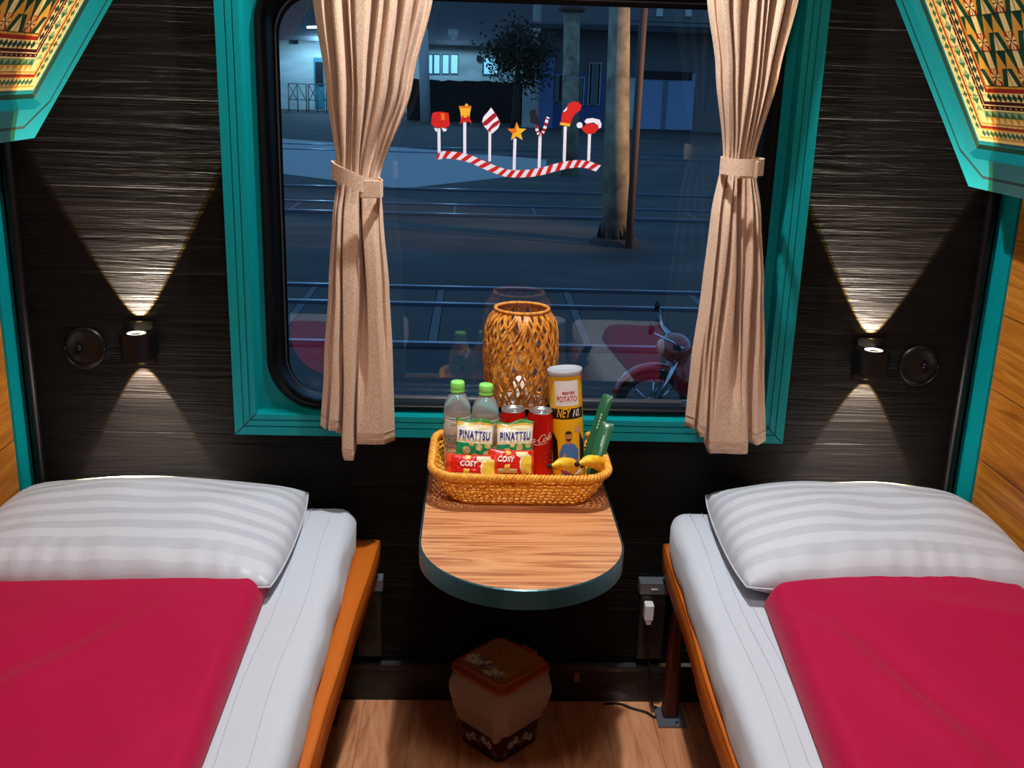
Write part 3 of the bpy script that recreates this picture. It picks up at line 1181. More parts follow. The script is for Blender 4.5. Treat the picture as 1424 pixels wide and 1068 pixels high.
EDGE = mat('teal_metal_edging', rgb(38, 84, 92), .3, .35)
g = G().loops([tab_out(hw - .002, TZ - .037), tab_out(hw - .002, TZ)], LAMINATE, True, True, smooth=False)
obj('table_top', g, r, label='rosewood laminate top')
g = G()
g.loops([tab_out(hw - .002, TZ - .038), tab_out(hw + .0015, TZ - .038), tab_out(hw + .002, TZ - .001), tab_out(hw - .001, TZ + .0006)], EDGE, smooth=False, closed=False)
obj('edge_band', g, r, label='teal metal edging')
for x in (TX - .13, TX + .13):
    g = G().prism([(x - .008, 0, TZ - .038), (x - .008, -.30, TZ - .038), (x - .008, 0, TZ - .25)], (.016, 0, 0), BLACKMET)
    obj('support_bracket', g, r)

# ================================================================== wicker basket
BX, BYc, BZ = .030, -.176, TZ + .002
bhx, bhy = .186, .148       # rim half sizes
ghx, ghy = .152, .116       # base half sizes
bh = .066


def brr(hx, hy, rad, n):
    per = []
    k = n // 4
    pts = rrect(-hx, hx, -hy, hy, rad, 12)
    # resample evenly
    P_ = [Vector(p) for p in pts] + [Vector(pts[0])]
    ln = [0]
    for a, b in zip(P_, P_[1:]):
        ln.append(ln[-1] + (b - a).length)
    out = []
    j = 0
    for i in range(n):
        t_ = ln[-1] * i / n
        while ln[j + 1] < t_:
            j += 1
        out.append(P_[j].lerp(P_[j + 1], (t_ - ln[j]) / max(1e-9, ln[j + 1] - ln[j])))
    return out


r = thing('basket', 'oval amber wicker basket of snacks on the folding table', 'basket', (BX, BYc, BZ))
NS = 84
g = G()


def side(t_, ang, out=0):
    """t_ height 0..1, ang index 0..1 around"""
    hx = ghx + (bhx - ghx) * (t_ ** .8) + out
    hy = ghy + (bhy - ghy) * (t_ ** .8) + out
    return hx, hy


ROWS = 8
for k in range(ROWS):
    t_ = (k + .4) / ROWS
    n = NS * 4
    a = brr(*side(t_, 0, -.0022), .062, n)
    b = brr(*side(t_, 0, .0022), .066, n)
    pts = []
    for i in range(n):
        w_ = .5 + .5 * cos(2 * pi * i / 8 + (pi if k % 2 else 0))
        p = a[i].lerp(b[i], w_)
        pts.append(Vector((BX + p.x, BYc + p.y, BZ + .003 + bh * t_ + .0008 * sin(i * .7 + k))))
    g.tube(pts, .00215, WICKER, 6, closed=True, flat=1.25)
obj('woven_side', g, r)
g = G()
cols = [brr(*side(t_, 0), .064, NS) for t_ in (0, .25, .5, .75, 1)]
for i in range(NS):
    pts = [Vector((BX + c_[i].x, BYc + c_[i].y, BZ + .003 + bh * q_)) for c_, q_ in zip(cols, (0, .25, .5, .75, 1))]
    g.tube(pts, .0019, WICKER, 5)
st = obj('upright_canes', g, r)
g = G()
n = 420
for s_ in range(3):
    a = brr(bhx + .001, bhy + .001, .068, n)
    pts = []
    for i in range(n):
        p = a[i]
        ph = 2 * pi * (i / n * 52 + s_ / 3)
        nrm = Vector((p.x / bhx, p.y / bhy)).normalized()
        pts.append(Vector((BX + p.x + nrm.x * .0052 * cos(ph), BYc + p.y + nrm.y * .0052 * cos(ph), BZ + bh + .006 + .0052 * sin(ph))))
    g.tube(pts, .0042, WICKER, 7, closed=True)
obj('braided_rim', g, r)
g = G()
a = brr(ghx, ghy, .06, 96)
g.loops([[Vector((BX + p.x, BYc + p.y, BZ)) for p in a], [Vector((BX + p.x, BYc + p.y, BZ + .005)) for p in a]], WICKER, True, True)
obj('woven_base', g, r)
INZ = BZ + .0055

# ---------------------------------------------------------------- water bottles
PET = mat('clear_bottle', (.95, .91, .87, 1), .05, trans=.78, ior=1.33)
CAPG = mat('lime_green_cap', rgb(150, 240, 110), .4)
LABELW = mat('bottle_label', rgb(232, 230, 222), .35, alpha=.9)
LABELG = mat('bottle_label_green', rgb(48, 116, 70), .4)
LABELD = mat('bottle_label_print', rgb(40, 66, 60), .4)


def bottle(label, x, y, first):
    if first:
        r_ = dup(first, (x, y, INZ), label)
        r_.rotation_euler[2] = .9
        return r_
    r = thing('water_bottle', label, 'bottle', (x, y, INZ), 'green-capped water bottles')
    c_ = (x, y, INZ)
    pr = [(.026, 0), (.0295, .004), (.0300, .012)]
    for k in range(5):
        z = .02 + k * .013
        pr += [(.0300, z), (.0286, z + .005), (.0300, z + .01)]
    pr += [(.0298, .092), (.0292, .095), (.0292, .138), (.0300, .141), (.0298, .150), (.0282, .160), (.0240, .172), (.0180, .182), (.0135, .188), (.0125, .193), (.0125, .2)]
    g = G().lathe(c_, pr, PET, 40, True, True)
    obj('bottle_body', g, r)
    g = G().lathe(c_, [(.0298, .097), (.0301, .098), (.0301, .136), (.0298, .137)], LABELW, 40)
    lb = obj('label', g, r)
    g = G()

    def wrap(a0, z0, rad=.0304):
        return lambda x_, y_: Vector((x + rad * sin(a0 + x_ / rad), y - rad * cos(a0 + x_ / rad), INZ + z0 + y_))
    for a0 in (0, 2.1, 4.2):
        letters(g, 'DASANI', wrap(a0, .121), LABELD, .0095, width=.026)
        f_ = wrap(a0 + .75, .119)
        for q_ in range(3):
            an = .5 + q_ * .7
            tip = (cos(an) * .012, sin(an) * .012)
            sd = (-sin(an) * .003, cos(an) * .003)
            m_ = (tip[0] * .5, tip[1] * .5)
            g.add([f_(0, 0), f_(m_[0] + sd[0], m_[1] + sd[1]), f_(*tip), f_(m_[0] - sd[0], m_[1] - sd[1])], [(0, 1, 2, 3)], LABELG)
    g.lathe(c_, [(.0304, .1325), (.0304, .1345)], LABELG, 40)
    obj('label_print', g, lb, normals=False)
    g = G()
    n = 60
    rings = []
    for rad, z, rid in ((.0128, .188, 0), (.0158, .189, 0), (.0160, .193, 0), (.0150, .1945, 0), (.0152, .196, 1), (.0150, .2095, 1), (.0138, .2125, 0), (.001, .213, 0)):
        rings.append([Vector((x + (rad + (rid * .0006 * (j % 2))) * cos(2 * pi * j / n), y + (rad + (rid * .0006 * (j % 2))) * sin(2 * pi * j / n), INZ + z)) for j in range(n)])
    g.loops(rings, CAPG, False, True)
    obj('cap', g, r)
    return r


b1 = at(636, 533, 2, INZ + .207)
b2 = at(675, 538, 2, INZ + .207)
# the two stand side by side against the back of the basket
B1 = bottle('clear water bottle with lime cap, leftmost in the wicker basket', -.106, -.125, None)
bottle('clear water bottle with lime cap, beside the red cans', -.044, -.142, B1)

# ---------------------------------------------------------------- cans
CANRED = mat('red_can_paint', rgb(206, 22, 16), .28, .35)
CANWH = mat('can_print_white', rgb(240, 226, 214), .35)
CANBLK = mat('can_print_black', rgb(20, 8, 8), .35)
CANR = .0285


def script_word(g, fn, k):
    """flowing cursive wordmark with a looping C ... C and a long swash"""
    strokes = [
        [(-19, 4), (-21, 7), (-25, 7), (-29, 2), (-29, -4), (-25, -7), (-20, -5), (-16, -1)],
        [(-14, 2), (-17, 0), (-17, -4), (-14, -5), (-11, -2), (-12, 2), (-14, 2), (-10, 0)],
        [(-6, 2), (-9, 2), (-11, -2), (-8, -5), (-5, -2)],
        [(-1, 2), (-4, 1), (-5, -3), (-2, -5), (0, 2), (0, -4), (3, -3)],
        [(3.5, -1), (7, -.3)],
        [(18, 5), (15, 8), (10, 6), (8, 0), (9, -5), (13, -7), (18, -3)],
        [(20, 2), (17, 0), (18, -4), (21, -5), (23, -1), (20, 2)],
        [(24, -3), (28, 6), (27, 8), (25, 4), (25, -4), (28, -4)],
        [(32, 2), (29, 1), (29, -4), (32, -4), (33, 2), (33, -4), (36, -3)],
        [(-25, -7), (-16, -10), (-6, -8), (4, -9), (14, -10), (26, -8)],
    ]
    for st_ in strokes:
        # Catmull-Rom
        pts = []
        q_ = [Vector(p) for p in st_]
        for i in range(len(q_) - 1):
            p0, p1, p2, p3 = q_[max(0, i - 1)], q_[i], q_[i + 1], q_[min(len(q_) - 1, i + 2)]
            for s_ in range(4):
                t_ = s_ / 4
                pts.append(.5 * ((2 * p1) + (p2 - p0) * t_ + (2 * p0 - 5 * p1 + 4 * p2 - p3) * t_ ** 2 + (3 * p1 - p0 - 3 * p2 + p3) * t_ ** 3))
        pts.append(q_[-1])
        vs = []
        for i, p in enumerate(pts):
            d = (pts[min(i + 1, len(pts) - 1)] - pts[max(0, i - 1)]).normalized()
            n_ = Vector((-d.y, d.x)) * (.55 + .35 * abs(d.y))
            for s_ in (1, -1):
                c_ = p + n_ * s_
                vs.append(fn((c_.x + c_.y * .25) * k, c_.y * k))
        g.add(vs, [(2 * i, 2 * i + 1, 2 * i + 3, 2 * i + 2) for i in range(len(pts) - 1)], CANWH)


def can(label, x, y, rz, first=None):
    if first:
        return dup(first, (x, y, INZ), label, rz=rz)
    r = thing('drink_can', label, 'can', (x, y, INZ), 'red drink cans')
    c_ = (x, y, INZ)
    hh = .158
    g = G().lathe(c_, [(.021, .0), (.0225, .003), (.0275, .010), (CANR, .014), (CANR, hh - .016), (.0275, hh - .011), (.0255, hh - .003)], CANRED, 48, True)
    obj('can_body', g, r)
    g = G().lathe(c_, [(.0255, hh - .003), (.0262, hh), (.0255, hh + .001), (.0245, hh - .001), (.0235, hh - .0045), (.012, hh - .004), (.001, hh - .004)], ALU, 48)
    ld = obj('lid', g, r)
    g = G()
    g.tube([(x + .004 + .007 * cos(a), y + .001 + .0105 * sin(a), INZ + hh - .0018) for a in [2 * pi * k / 20 for k in range(20)]], .0014, ALU, 6, closed=True)
    g.lathe((x + .003, y - .003, INZ + hh - .004), [(.0035, 0), (.0035, .0025), (.001, .003)], ALU, 12, False, True)
    obj('pull_tab', g, ld)
    g = G()
    rad = CANR + .0003

    def wrap(a0, z0):
        return lambda x_, y_: Vector((x + rad * sin(a0 + x_ / rad), y - rad * cos(a0 + x_ / rad), INZ + z0 + y_))
    for a0 in (0, pi):
        f_ = wrap(a0, .098)
        script_word(g, lambda a, b: f_(a, b + a * .18), .00122)
    for a0 in (1.2, 4.3):
        f_ = wrap(a0, .06)
        for k in range(7):
            g.add([f_(-.008, .012 - k * .005), f_(.008, .012 - k * .005), f_(.008, .0142 - k * .005), f_(-.008, .0142 - k * .005)], [(0, 1, 2, 3)], CANWH if k % 2 else CANBLK)
    obj('can_print', g, r, normals=False)
    return r


CAN = can('red cola can standing between the water bottle and other can', .0165, -.146, 0)
CAN.rotation_euler[2] = 0
can('red cola can standing beside the tall potato crisp tube', .0765, -.152, -.45, CAN)

# ---------------------------------------------------------------- crisp tube
TY = mat('tube_yellow', rgb(246, 186, 22), .35)
TK = mat('tube_black', rgb(24, 20, 16), .35)
TW = mat('tube_white', rgb(238, 236, 232), .35)
TRED = mat('tube_red', rgb(196, 28, 54), .35)
TBLUE = mat('tube_blue', rgb(70, 122, 196), .4)
TSKIN = mat('tube_skin', rgb(196, 134, 96), .5)
THAIR = mat('tube_hair', rgb(58, 36, 24), .5)
LIDC = mat('tube_lid_plastic', rgb(206, 210, 216), .2, trans=.3)
pb = Vector((.146, -.146, INZ))
pt = Vector((.1265, -.128, INZ + .248))
axis = (pt - pb).normalized()
TR, TH = .0362, (pt - pb).length
Mt = Vector((0, 0, 1)).rotation_difference(axis).to_matrix()
r = thing('crisp_tube', 'tall yellow crisp tube leaning in the basket beside green sachets', 'tube', pb)


def tub(a, z, rad=TR):
    return pb + Mt @ Vector((rad * sin(a), -rad * cos(a), z))


g = G()


def tcol(u, v_):
    a = (u * 2 - 1) * pi
    if .60 < v_ < .70 and abs(a + .0) < 1.15:
        return TK
    if v_ < .43 - .04 * sin(a * 7) and abs(a) < 1.25 and abs(a) > .25:
        return TK if abs(a) > .75 and v_ > .12 else TY
    if abs(a) > 1.35 and abs(a) < 1.7 and v_ > .5:
        return TK if v_ < .62 else TY
    return TY


g.grid(lambda u, v_: tub((u * 2 - 1) * pi, v_ * (TH - .012)), 96, 70, TY, matfn=tcol)
g.add([tub(2 * pi * k / 40, 0) for k in range(40)], [tuple(range(40))], ALU)
body = obj('tube_body', g, r, weld=True)
g = G()
g.loops([[tub(2 * pi * k / 48, z, rad) for k in range(48)] for rad, z in ((TR, TH - .013), (TR + .002, TH - .012), (TR + .0022, TH - .001), (TR + .001, TH), (TR - .003, TH - .0005), (TR - .004, TH - .004), (.001, TH - .004))], LIDC, False, True)
obj('lid', g, r)
g = G()


def tw(z0, a0=0, lift=.0003):
    return lambda x_, y_: tub(a0 + x_ / TR, z0 + y_, TR + lift)


def tpoly(pts, mt, lift=.0003, a0=0, z0=0):
    """polygon on the tube, cut into narrow strips so it follows the curve"""
    f_ = tw(z0, a0, lift)
    x = min(p[0] for p in pts)
    xm = max(p[0] for p in pts)
    while x < xm - 1e-6:
        poly = clipx(clipx(pts, x, 1), x + .003, -1)
        if len(poly) > 2:
            g.add([f_(a, b) for a, b in poly], [tuple(range(len(poly)))], mt)
        x += .003


def clipx(pts, c_, sg):
    out = []
    for p, q_ in zip(pts, list(pts[1:]) + [pts[0]]):
        i0, i1 = (p[0] - c_) * sg >= 0, (q_[0] - c_) * sg >= 0
        if i0:
            out.append(p)
        if i0 != i1:
            t_ = (c_ - p[0]) / (q_[0] - p[0])
            out.append((c_, p[1] + (q_[1] - p[1]) * t_))
    return out


def tell(cx_, cy_, rx, ry, mt, lift, n=14):
    tpoly([(cx_ + rx * cos(2 * pi * k / n), cy_ + ry * sin(2 * pi * k / n)) for k in range(n)], mt, lift)


for k in range(12):      # white label
    x0 = -.027 + .054 * k / 12
    tpoly([(x0, .172), (x0 + .0045, .172), (x0 + .0045, .228), (x0, .228)], TW, .0003)
letters(g, 'MISTER', tw(.2005, .12, .0006), TRED, .009, width=.028, bold=.0003)
letters(g, 'POTATO', tw(.187, .0, .0006), TRED, .0175, width=.046, bold=.0003)
letters(g, 'NEY', tw(.156, -.22, .0007), TY, .029, width=.034, shear=.35, bold=.0005)
letters(g, '10.', tw(.155, .55, .0007), TW, .022, width=.018, shear=.3, bold=.0004)
tell(.021, .118, .0065, .0065, TRED, .0006)
tell(.021, .118, .0055, .0055, TW, .0008)
for k in range(3):
    tpoly([(.017, .1145 + k * .003), (.025, .1145 + k * .003), (.025, .116 + k * .003), (.017, .116 + k * .003)], TRED, .001)
# printed footballer-like figure in a blue shirt
tpoly([(-.019, .012), (.014, .012), (.016, .05), (.02, .048), (.022, .072), (.012, .086), (.004, .089), (-.006, .089), (-.014, .085), (-.022, .066), (-.024, .046), (-.017, .05)], TBLUE, .0008)
tpoly([(-.022, .05), (-.017, .047), (-.006, .062), (-.010, .067)], TSKIN, .0011)
tpoly([(.018, .05), (.023, .05), (.021, .034), (.017, .034)], TSKIN, .0011)
tpoly([(-.004, .086), (.004, .086), (.003, .097), (-.003, .097)], TSKIN, .0010)
tell(0, .104, .0078, .0105, TSKIN, .0011)
tpoly([(-.0078, .106), (-.007, .113), (-.003, .1165), (.003, .1165), (.007, .113), (.0078, .106), (.006, .110), (-.006, .110)], THAIR, .0014)
tpoly([(-.0065, .1), (-.005, .096), (0, .0935), (.005, .096), (.0065, .1), (.003, .099), (-.003, .099)], THAIR, .0014)
tpoly([(-.03, .05), (-.026, .044), (-.014, .026), (-.002, .022), (-.004, .019), (-.018, .023), (-.03, .04)], TRED, .0013)
tpoly([(.010, .016), (.026, .020), (.027, .028), (.014, .026)], TW, .0013)
tpoly([(-.02, .008), (.02, .008), (.02, .014), (-.02, .014)], TBLUE, .0012)
obj('tube_print', g, body, normals=False)

# ---------------------------------------------------------------- snack packets
PCREAM = mat('packet_cream', rgb(240, 226, 176), .3)
PWHITE = mat('packet_white', rgb(244, 240, 226), .3)
PGREEN = mat('packet_green', rgb(24, 160, 104), .3)
PDGREEN = mat('packet_dark_green', rgb(58, 128, 52), .3)
PYEL = mat('packet_yellow', rgb(246, 206, 70), .3)
PGOLD = mat('packet_gold', rgb(212, 160, 60), .3)
PNAVY = mat('packet_navy', rgb(34, 36, 120), .4)
PRED = mat('packet_red', rgb(220, 34, 26), .26)
PORED = mat('packet_orange_red', rgb(232, 70, 28), .26)
PNUT = mat('packet_biscuit', rgb(226, 196, 120), .4)


def packet(name, label, cat, c_, ex, ez, w_, h_, bulge, colfn, prints, group, crimp):
    """flat bag: ex across, ez up; crimp 0 = sealed top and bottom, 1 = sealed left and right"""
    c_, ex, ez = Vector(c_), Vector(ex).normalized(), Vector(ez).normalized()
    nrm = ez.cross(ex).normalized() * -1
    nrm = ex.cross(ez).normalized()
    r = thing(name, label, cat, c_ - ez * h_ / 2, group)
    rnd = random.Random(len(label))

    def surf(x, y, side=1, lift=0):
        u, v_ = x / (w_ / 2), y / (h_ / 2)
        a, b = (u, v_) if crimp == 0 else (v_, u)
        prof = max(0, 1 - abs(b) ** 2.2) ** .8 * max(0, 1 - abs(a) ** 3) ** .6
        wr = .0014 * noise.noise(Vector((x * 120 + len(label), y * 120, side)))
        pinch = 1 - .07 * (1 - abs(b) ** 2) * (1 if crimp == 0 else 1)
        xx, yy = (x * pinch, y) if crimp == 0 else (x, y * pinch)
        wave = .0025 * sin(a * 5 + len(label)) * abs(b) ** 4
        return c_ + ex * xx + ez * (yy + (0 if crimp else .004 * sin(u * 4) * max(0, v_) ** 6)) + nrm * (side * (bulge * prof + wr * prof) + wave + lift)
    g = G()
    nu, nv = 64, 56
    g.grid(lambda u, v_: surf((u - .5) * w_, (v_ - .5) * h_), nu, nv, PRED, matfn=colfn)
    g.grid(lambda u, v_: surf((u - .5) * w_, (v_ - .5) * h_, -1), nu, nv, PRED, matfn=lambda u, v_: colfn(u, .9 if crimp == 0 else v_))
    bag = obj('bag', g, r, weld=True)
    if prints:
        g = G()
        for s_, x, y, size, wd, mt, sh in prints:
            letters(g, s_, lambda a, b: surf(x + a, y + b, 1, .0013), mt, size, width=wd, shear=sh, bold=.0006, spacing=1.12)
        obj('bag_lettering', g, bag, normals=False)
    return r


def pin_col(u, v_):
    if v_ > .93:
        return PDGREEN
    if v_ > .88:
        return PGOLD
    if v_ > .80 + .05 * sin(u * 7):
        return PYEL if u < .4 else PCREAM
    if v_ > .42:
        return PWHITE if v_ > .5 else PCREAM
    for cx_, cy_, rr_ in ((.28, .24, .105), (.62, .34, .09), (.52, .08, .12), (.85, .16, .12), (.12, .06, .09), (.86, .40, .08), (.42, .42, .07)):
        if (u - cx_) ** 2 + ((v_ - cy_) * 1.05) ** 2 < rr_ * rr_:
            return PNUT
    return PGREEN


def cosy_col(u, v_):
    if u < .09 or u > .93:
        return PORED
    d = ((u - .84) / .17) ** 2 + ((v_ - .38) / .46) ** 2
    if d < 1:
        return PYEL if d < .7 else PCREAM
    if (.60 < u < .86) and (v_ - .45) > (.86 - u) * 1.2 and v_ < .92:
        return PCREAM
    if abs(u - .40) < .05 and abs(v_ - .24) < .12 or abs(u - .42) < .045 and abs(v_ - .88) < .09:
        return PYEL
    if v_ < .17 and .2 < u < .62:
        return PCREAM
    return PRED


p1a, p1b = at(660, 612, 1, -.218), at(716, 616, 1, -.222)
ezp = (0, .30, .95)
packet('nut_packet', 'green and white nut packet leaning before the left water bottle', 'packet', p1a, (1, -.02, -.07), ezp, .083, .088, .012, pin_col,
       [('PINATTSU', 0, .010, .0245, .070, PNAVY, .08)], 'nut packets', 0)
packet('nut_packet', 'green and white nut packet tucked behind the other, before the red cans', 'packet', p1b + Vector((0, .012, 0)), (1, .10, .02), ezp, .083, .086, .012, pin_col,
       [('PINATTSU', 0, .010, .0245, .070, PNAVY, .08)], 'nut packets', 0)
q1, q2 = at(656, 648, 1, -.268), at(711, 646, 1, -.262)
packet('biscuit_packet', 'red biscuit packet at the front left of the basket', 'packet', q1, (1, 0, -.02), (0, .42, .9), .108, .050, .010, cosy_col,
       [('COSY', -.006, .004, .0165, .036, PWHITE, .2)], 'red biscuit packets', 1)
packet('biscuit_packet', 'red biscuit packet overlapping the other, at the front middle of basket', 'packet', q2 + Vector((0, .012, .002)), (1, .12, -.06), (0, .42, .9), .098, .052, .010, cosy_col,
       [('COSY', -.012, .004, .0165, .036, PWHITE, .2)], 'red biscuit packets', 1)

# ---------------------------------------------------------------- bananas
BAN = mat('banana_skin', rgb(248, 200, 44), .4)
t = tex(BAN, 60, 60, 60, 3)
L(BAN, ramp(BAN, t.outputs['Fac'], [(.3, rgb(236, 158, 30)), (.55, rgb(250, 208, 54)), (.8, rgb(252, 222, 96))]), P(BAN).inputs['Base Color'])
BTIP = mat('banana_tip', rgb(52, 30, 22), .7)


def banana(label, a, m_, b):
    a, m_, b = Vector(a), Vector(m_), Vector(b)
    r = thing('banana', label, 'banana', (a + b) / 2, 'bananas in the basket')
    pts, rad = [], []
    for k in range(25):
        t_ = k / 24
        pts.append(a * (1 - t_) ** 2 + m_ * 2 * t_ * (1 - t_) + b * t_ * t_)
        rad.append(.0150 * max(.22, (1 - abs(2 * t_ - 1) ** 3.2)) if t_ < .96 else .0042)
    g = G().tube(pts, rad, BAN, 7)
    obj('banana_skin', g, r)
    g = G().tube([pts[-1], pts[-1] + (pts[-1] - pts[-2]).normalized() * .007], [.0058, .0052], BTIP, 8)
    obj('dark_tip', g, r)
    g = G()
    g.tube([pts[0] - (pts[1] - pts[0]).normalized() * .004, pts[0] + (pts[1] - pts[0]).normalized() * .002], [.0040, .0046], BTIP, 8)
    obj('stem', g, r)
    return r


banana('small yellow banana with dark tip before the red can', at(795, 660, 1, -.215), at(800, 640, 1, -.225) + Vector((.005, 0, .004)), at(766, 648, 1, -.262))
banana('small yellow banana with dark tip below the crisp tube', at(838, 662, 1, -.20), at(836, 636, 1, -.215) + Vector((.004, 0, .006)), at(804, 645, 1, -.262))

# ---------------------------------------------------------------- green sachets
SACH = mat('dark_green_sachet', rgb(40, 96, 62), .28)
SACHL = mat('sachet_pale_print', rgb(170, 200, 176), .4)


def sachet(label, a, b, w_, nrm):
    a, b, nrm = Vector(a), Vector(b), Vector(nrm).normalized()
    ax = (b - a).normalized()
    wd = ax.cross(nrm).normalized()
    nrm = wd.cross(ax).normalized()
    ln = (b - a).length
    r = thing('green_sachet', label, 'sachet', a, 'narrow green sachets')

    def sf(s_, t_, side, lift=0):
        bl = .004 * max(0, 1 - abs(2 * t_ - 1) ** 2) * max(0, 1 - abs(2 * s_ - 1) ** 8)
        return a + ax * (ln * s_) + wd * ((t_ - .5) * w_ * (1 - .12 * (s_ > .96))) + nrm * (side * (bl + .0005) + .003 * sin(s_ * 3) + lift)
    g = G()
    g.grid(lambda u, v_: sf(v_, u, 1), 10, 40, SACH)
    g.grid(lambda u, v_: sf(v_, u, -1), 10, 40, SACH)
    o = obj('sachet_wrap', g, r, weld=True)
    g = G()
    for k in range(5):
        s0 = .52 + k * .045
        g.add([sf(s0, .44, 1, .0006), sf(s0 + .03, .44, 1, .0006), sf(s0 + .03, .56, 1, .0006), sf(s0, .56, 1, .0006)], [(0, 1, 2, 3)], SACHL)
    obj('sachet_print', g, o, normals=False)
    return r


sachet('narrow dark green sachet standing tallest at the right of the basket', at(815, 648, 1, -.165), at(846, 549, 1, -.115), .026, (-.35, -.9, .25))
sachet('wider dark green sachet leaning before the taller one at the right of basket', at(824, 660, 1, -.215), at(846, 588, 1, -.155), .030, (-.30, -.9, .25))

# ================================================================== woven lamp on the sill
LX, LY, LZ = .036, .012, .7876
r = thing('woven_lamp', 'barrel-shaped woven bamboo lamp on the window sill', 'lamp', (LX, LY, LZ))
lh = .229


def lrad(t_):
    return .064 + .024 * sin(pi * (.10 + .80 * t_)) ** .8 - .016 * max(0, (t_ - .82) / .18) ** 2 - .004 * (1 - t_)


g = G()
for d in (1, -1):
    NR = 44
    for k in range(NR):
        a0 = 2 * pi * k / NR + (.06 * sin(k * 2.3))
        rings = []
        n = 30
        for i in range(n + 1):
            t_ = i / n
            a = a0 + d * (1.15 * t_ + .05 * sin(t_ * 9 + k))
            rr_ = lrad(t_) + d * .0012 * sin(a * NR * .5 + t_ * 30) + .0008 * d
            hwid = .0026
            c_ = Vector((LX + rr_ * cos(a), LY + rr_ * sin(a), LZ + .006 + (lh - .012) * t_))
            tn = Vector((-sin(a), cos(a), 0))
            nr = Vector((cos(a), sin(a), 0))
            rings.append([c_ - tn * hwid - nr * .0005, c_ + tn * hwid - nr * .0005, c_ + tn * hwid + nr * .0008, c_ - tn * hwid + nr * .0008])
        g.loops(rings, BAMBOO, True, True, smooth=False)
obj('woven_shade', g, r)
g = G()
for z, rad, tr_ in ((LZ + lh - .006, lrad(.985), .0042), (LZ + .006, lrad(.01), .004)):
    for s_ in range(2):
        n = 240
        g = G() if s_ == 0 else g
        g.tube([Vector((LX + (rad + .002 * cos(2 * pi * (i / n * 44 + s_ / 2))) * cos(2 * pi * i / n), LY + (rad + .002 * cos(2 * pi * (i / n * 44 + s_ / 2))) * sin(2 * pi * i / n), z + .002 * sin(2 * pi * (i / n * 44 + s_ / 2)))) for i in range(n)], tr_ * .6, BAMBOO, 6, closed=True)
    obj('rim_band' if z > LZ + .1 else 'foot_band', g, r)
g = G().lathe((LX, LY, LZ), [(.058, 0), (.058, .006), (.02, .009), (.016, .03), (.001, .03)], PLUGW, 28, True, True)
obj('lamp_base', g, r)
BULB = mat('bulb_glass', rgb(255, 244, 226), .4, emit=(1, .93, .8, 1), estr=.5)
g = G().sphere((LX, LY, LZ + .042), (.018, .018, .02), BULB)
obj('bulb', g, r)

# ================================================================== floor: bin, sockets, plug, tag
r = thing('waste_bin', 'square rattan waste bin with liner and flower lid under table', 'bin', (.005, -.175, 0))
BROWN = mat('brown_plastic', rgb(158, 70, 36), .35)
RATTAN = mat('rattan_weave', rgb(150, 92, 40), .5)
v = coords(RATTAN, 1, 1, 1, (0, 0, pi / 4))
br = N(RATTAN, 'ShaderNodeTexBrick')
br.inputs['Scale'].default_value = 62
br.inputs['Color1'].default_value = rgb(226, 156, 74)
br.inputs['Color2'].default_value = rgb(196, 124, 54)
br.inputs['Mortar'].default_value = rgb(60, 28, 10)
br.inputs['Mortar Size'].default_value = .05
L(RATTAN, v, br.inputs['Vector'])
L(RATTAN, br.outputs['Color'], P(RATTAN).inputs['Base Color'])
addbump(RATTAN, br.outputs['Fac'], -.4, .004)
PETAL = mat('flower_petal', rgb(214, 212, 210), .5)
VIOLET = mat('flower_violet', rgb(120, 100, 150), .5)
FC = mat('flower_centre', rgb(190, 140, 50), .5)
LEAF = mat('flower_leaf', rgb(86, 100, 60), .5)
BODYP = mat('bin_dark_body', rgb(66, 34, 26), .5)
bc = Vector((.005, -.175, 0))


def sq(hd, rad, z, n=8):
    """square with its corner to the viewer; hd = half diagonal"""
    h = hd / sqrt(2)
    return [bc + Vector(((x - y) / sqrt(2), (x + y) / sqrt(2), z)) for x, y in rrect(-h, h, -h, h, rad, n)]


g = G().loops([sq(.09, .014, 0), sq(.093, .014, .004), sq(.112, .016, .19)], BODYP, True, False)
g.loops([sq(.112, .016, .19), sq(.108, .014, .19), sq(.089, .012, .006)], BODYP, False, True)
bd = obj('bin_body', g, r)


def daisy(g, c_, ex, ey, rad, mt, n=8, lift=None):
    c_, ex, ey = Vector(c_), Vector(ex), Vector(ey)
    nr = ex.cross(ey).normalized()
    for k in range(n):
        a = 2 * pi * k / n
        d = ex * cos(a) + ey * sin(a)
        s_ = -ex * sin(a) + ey * cos(a)
        rr_ = rad * (.8 + .3 * ((k * 37) % 5) / 5)
        g.add([c_ + nr * .0004, c_ + d * rr_ * .6 + s_ * rr_ * .2 + nr * .0004, c_ + d * rr_ + nr * .0004, c_ + d * rr_ * .6 - s_ * rr_ * .2 + nr * .0004], [(0, 1, 2, 3)], mt)
    g.add([c_ + ex * rad * .2 * cos(2 * pi * k / 8) + ey * rad * .2 * sin(2 * pi * k / 8) + nr * .0008 for k in range(8)], [tuple(range(8))], FC)


g = G()
for side_, ex in ((1, Vector((1, 1, 0)).normalized()), (-1, Vector((-1, 1, 0)).normalized())):
    base = bc + Vector((0, -.0895, 0))
    ey = Vector((ex.x * .0, 0, 1))
    outn = ex.cross(Vector((0, 0, 1))) * side_
    for k in range(7):
        s_ = .012 + k * .017
        z = .02 + .028 * ((k * 7) % 5) / 5 + .006 * (k % 2)
        tpr = .022 * z / .19 / sqrt(2)
        p = base + ex * s_ + Vector((0, 0, z)) + outn * (tpr + .0026)
        if side_ > 0:
            daisy(g, p, ex, ey, .013, PETAL if k % 3 else VIOLET)
        else:
            daisy(g, p, -ex, ey, .013, PETAL if k % 3 else VIOLET)
obj('flower_print', g, bd, normals=False)
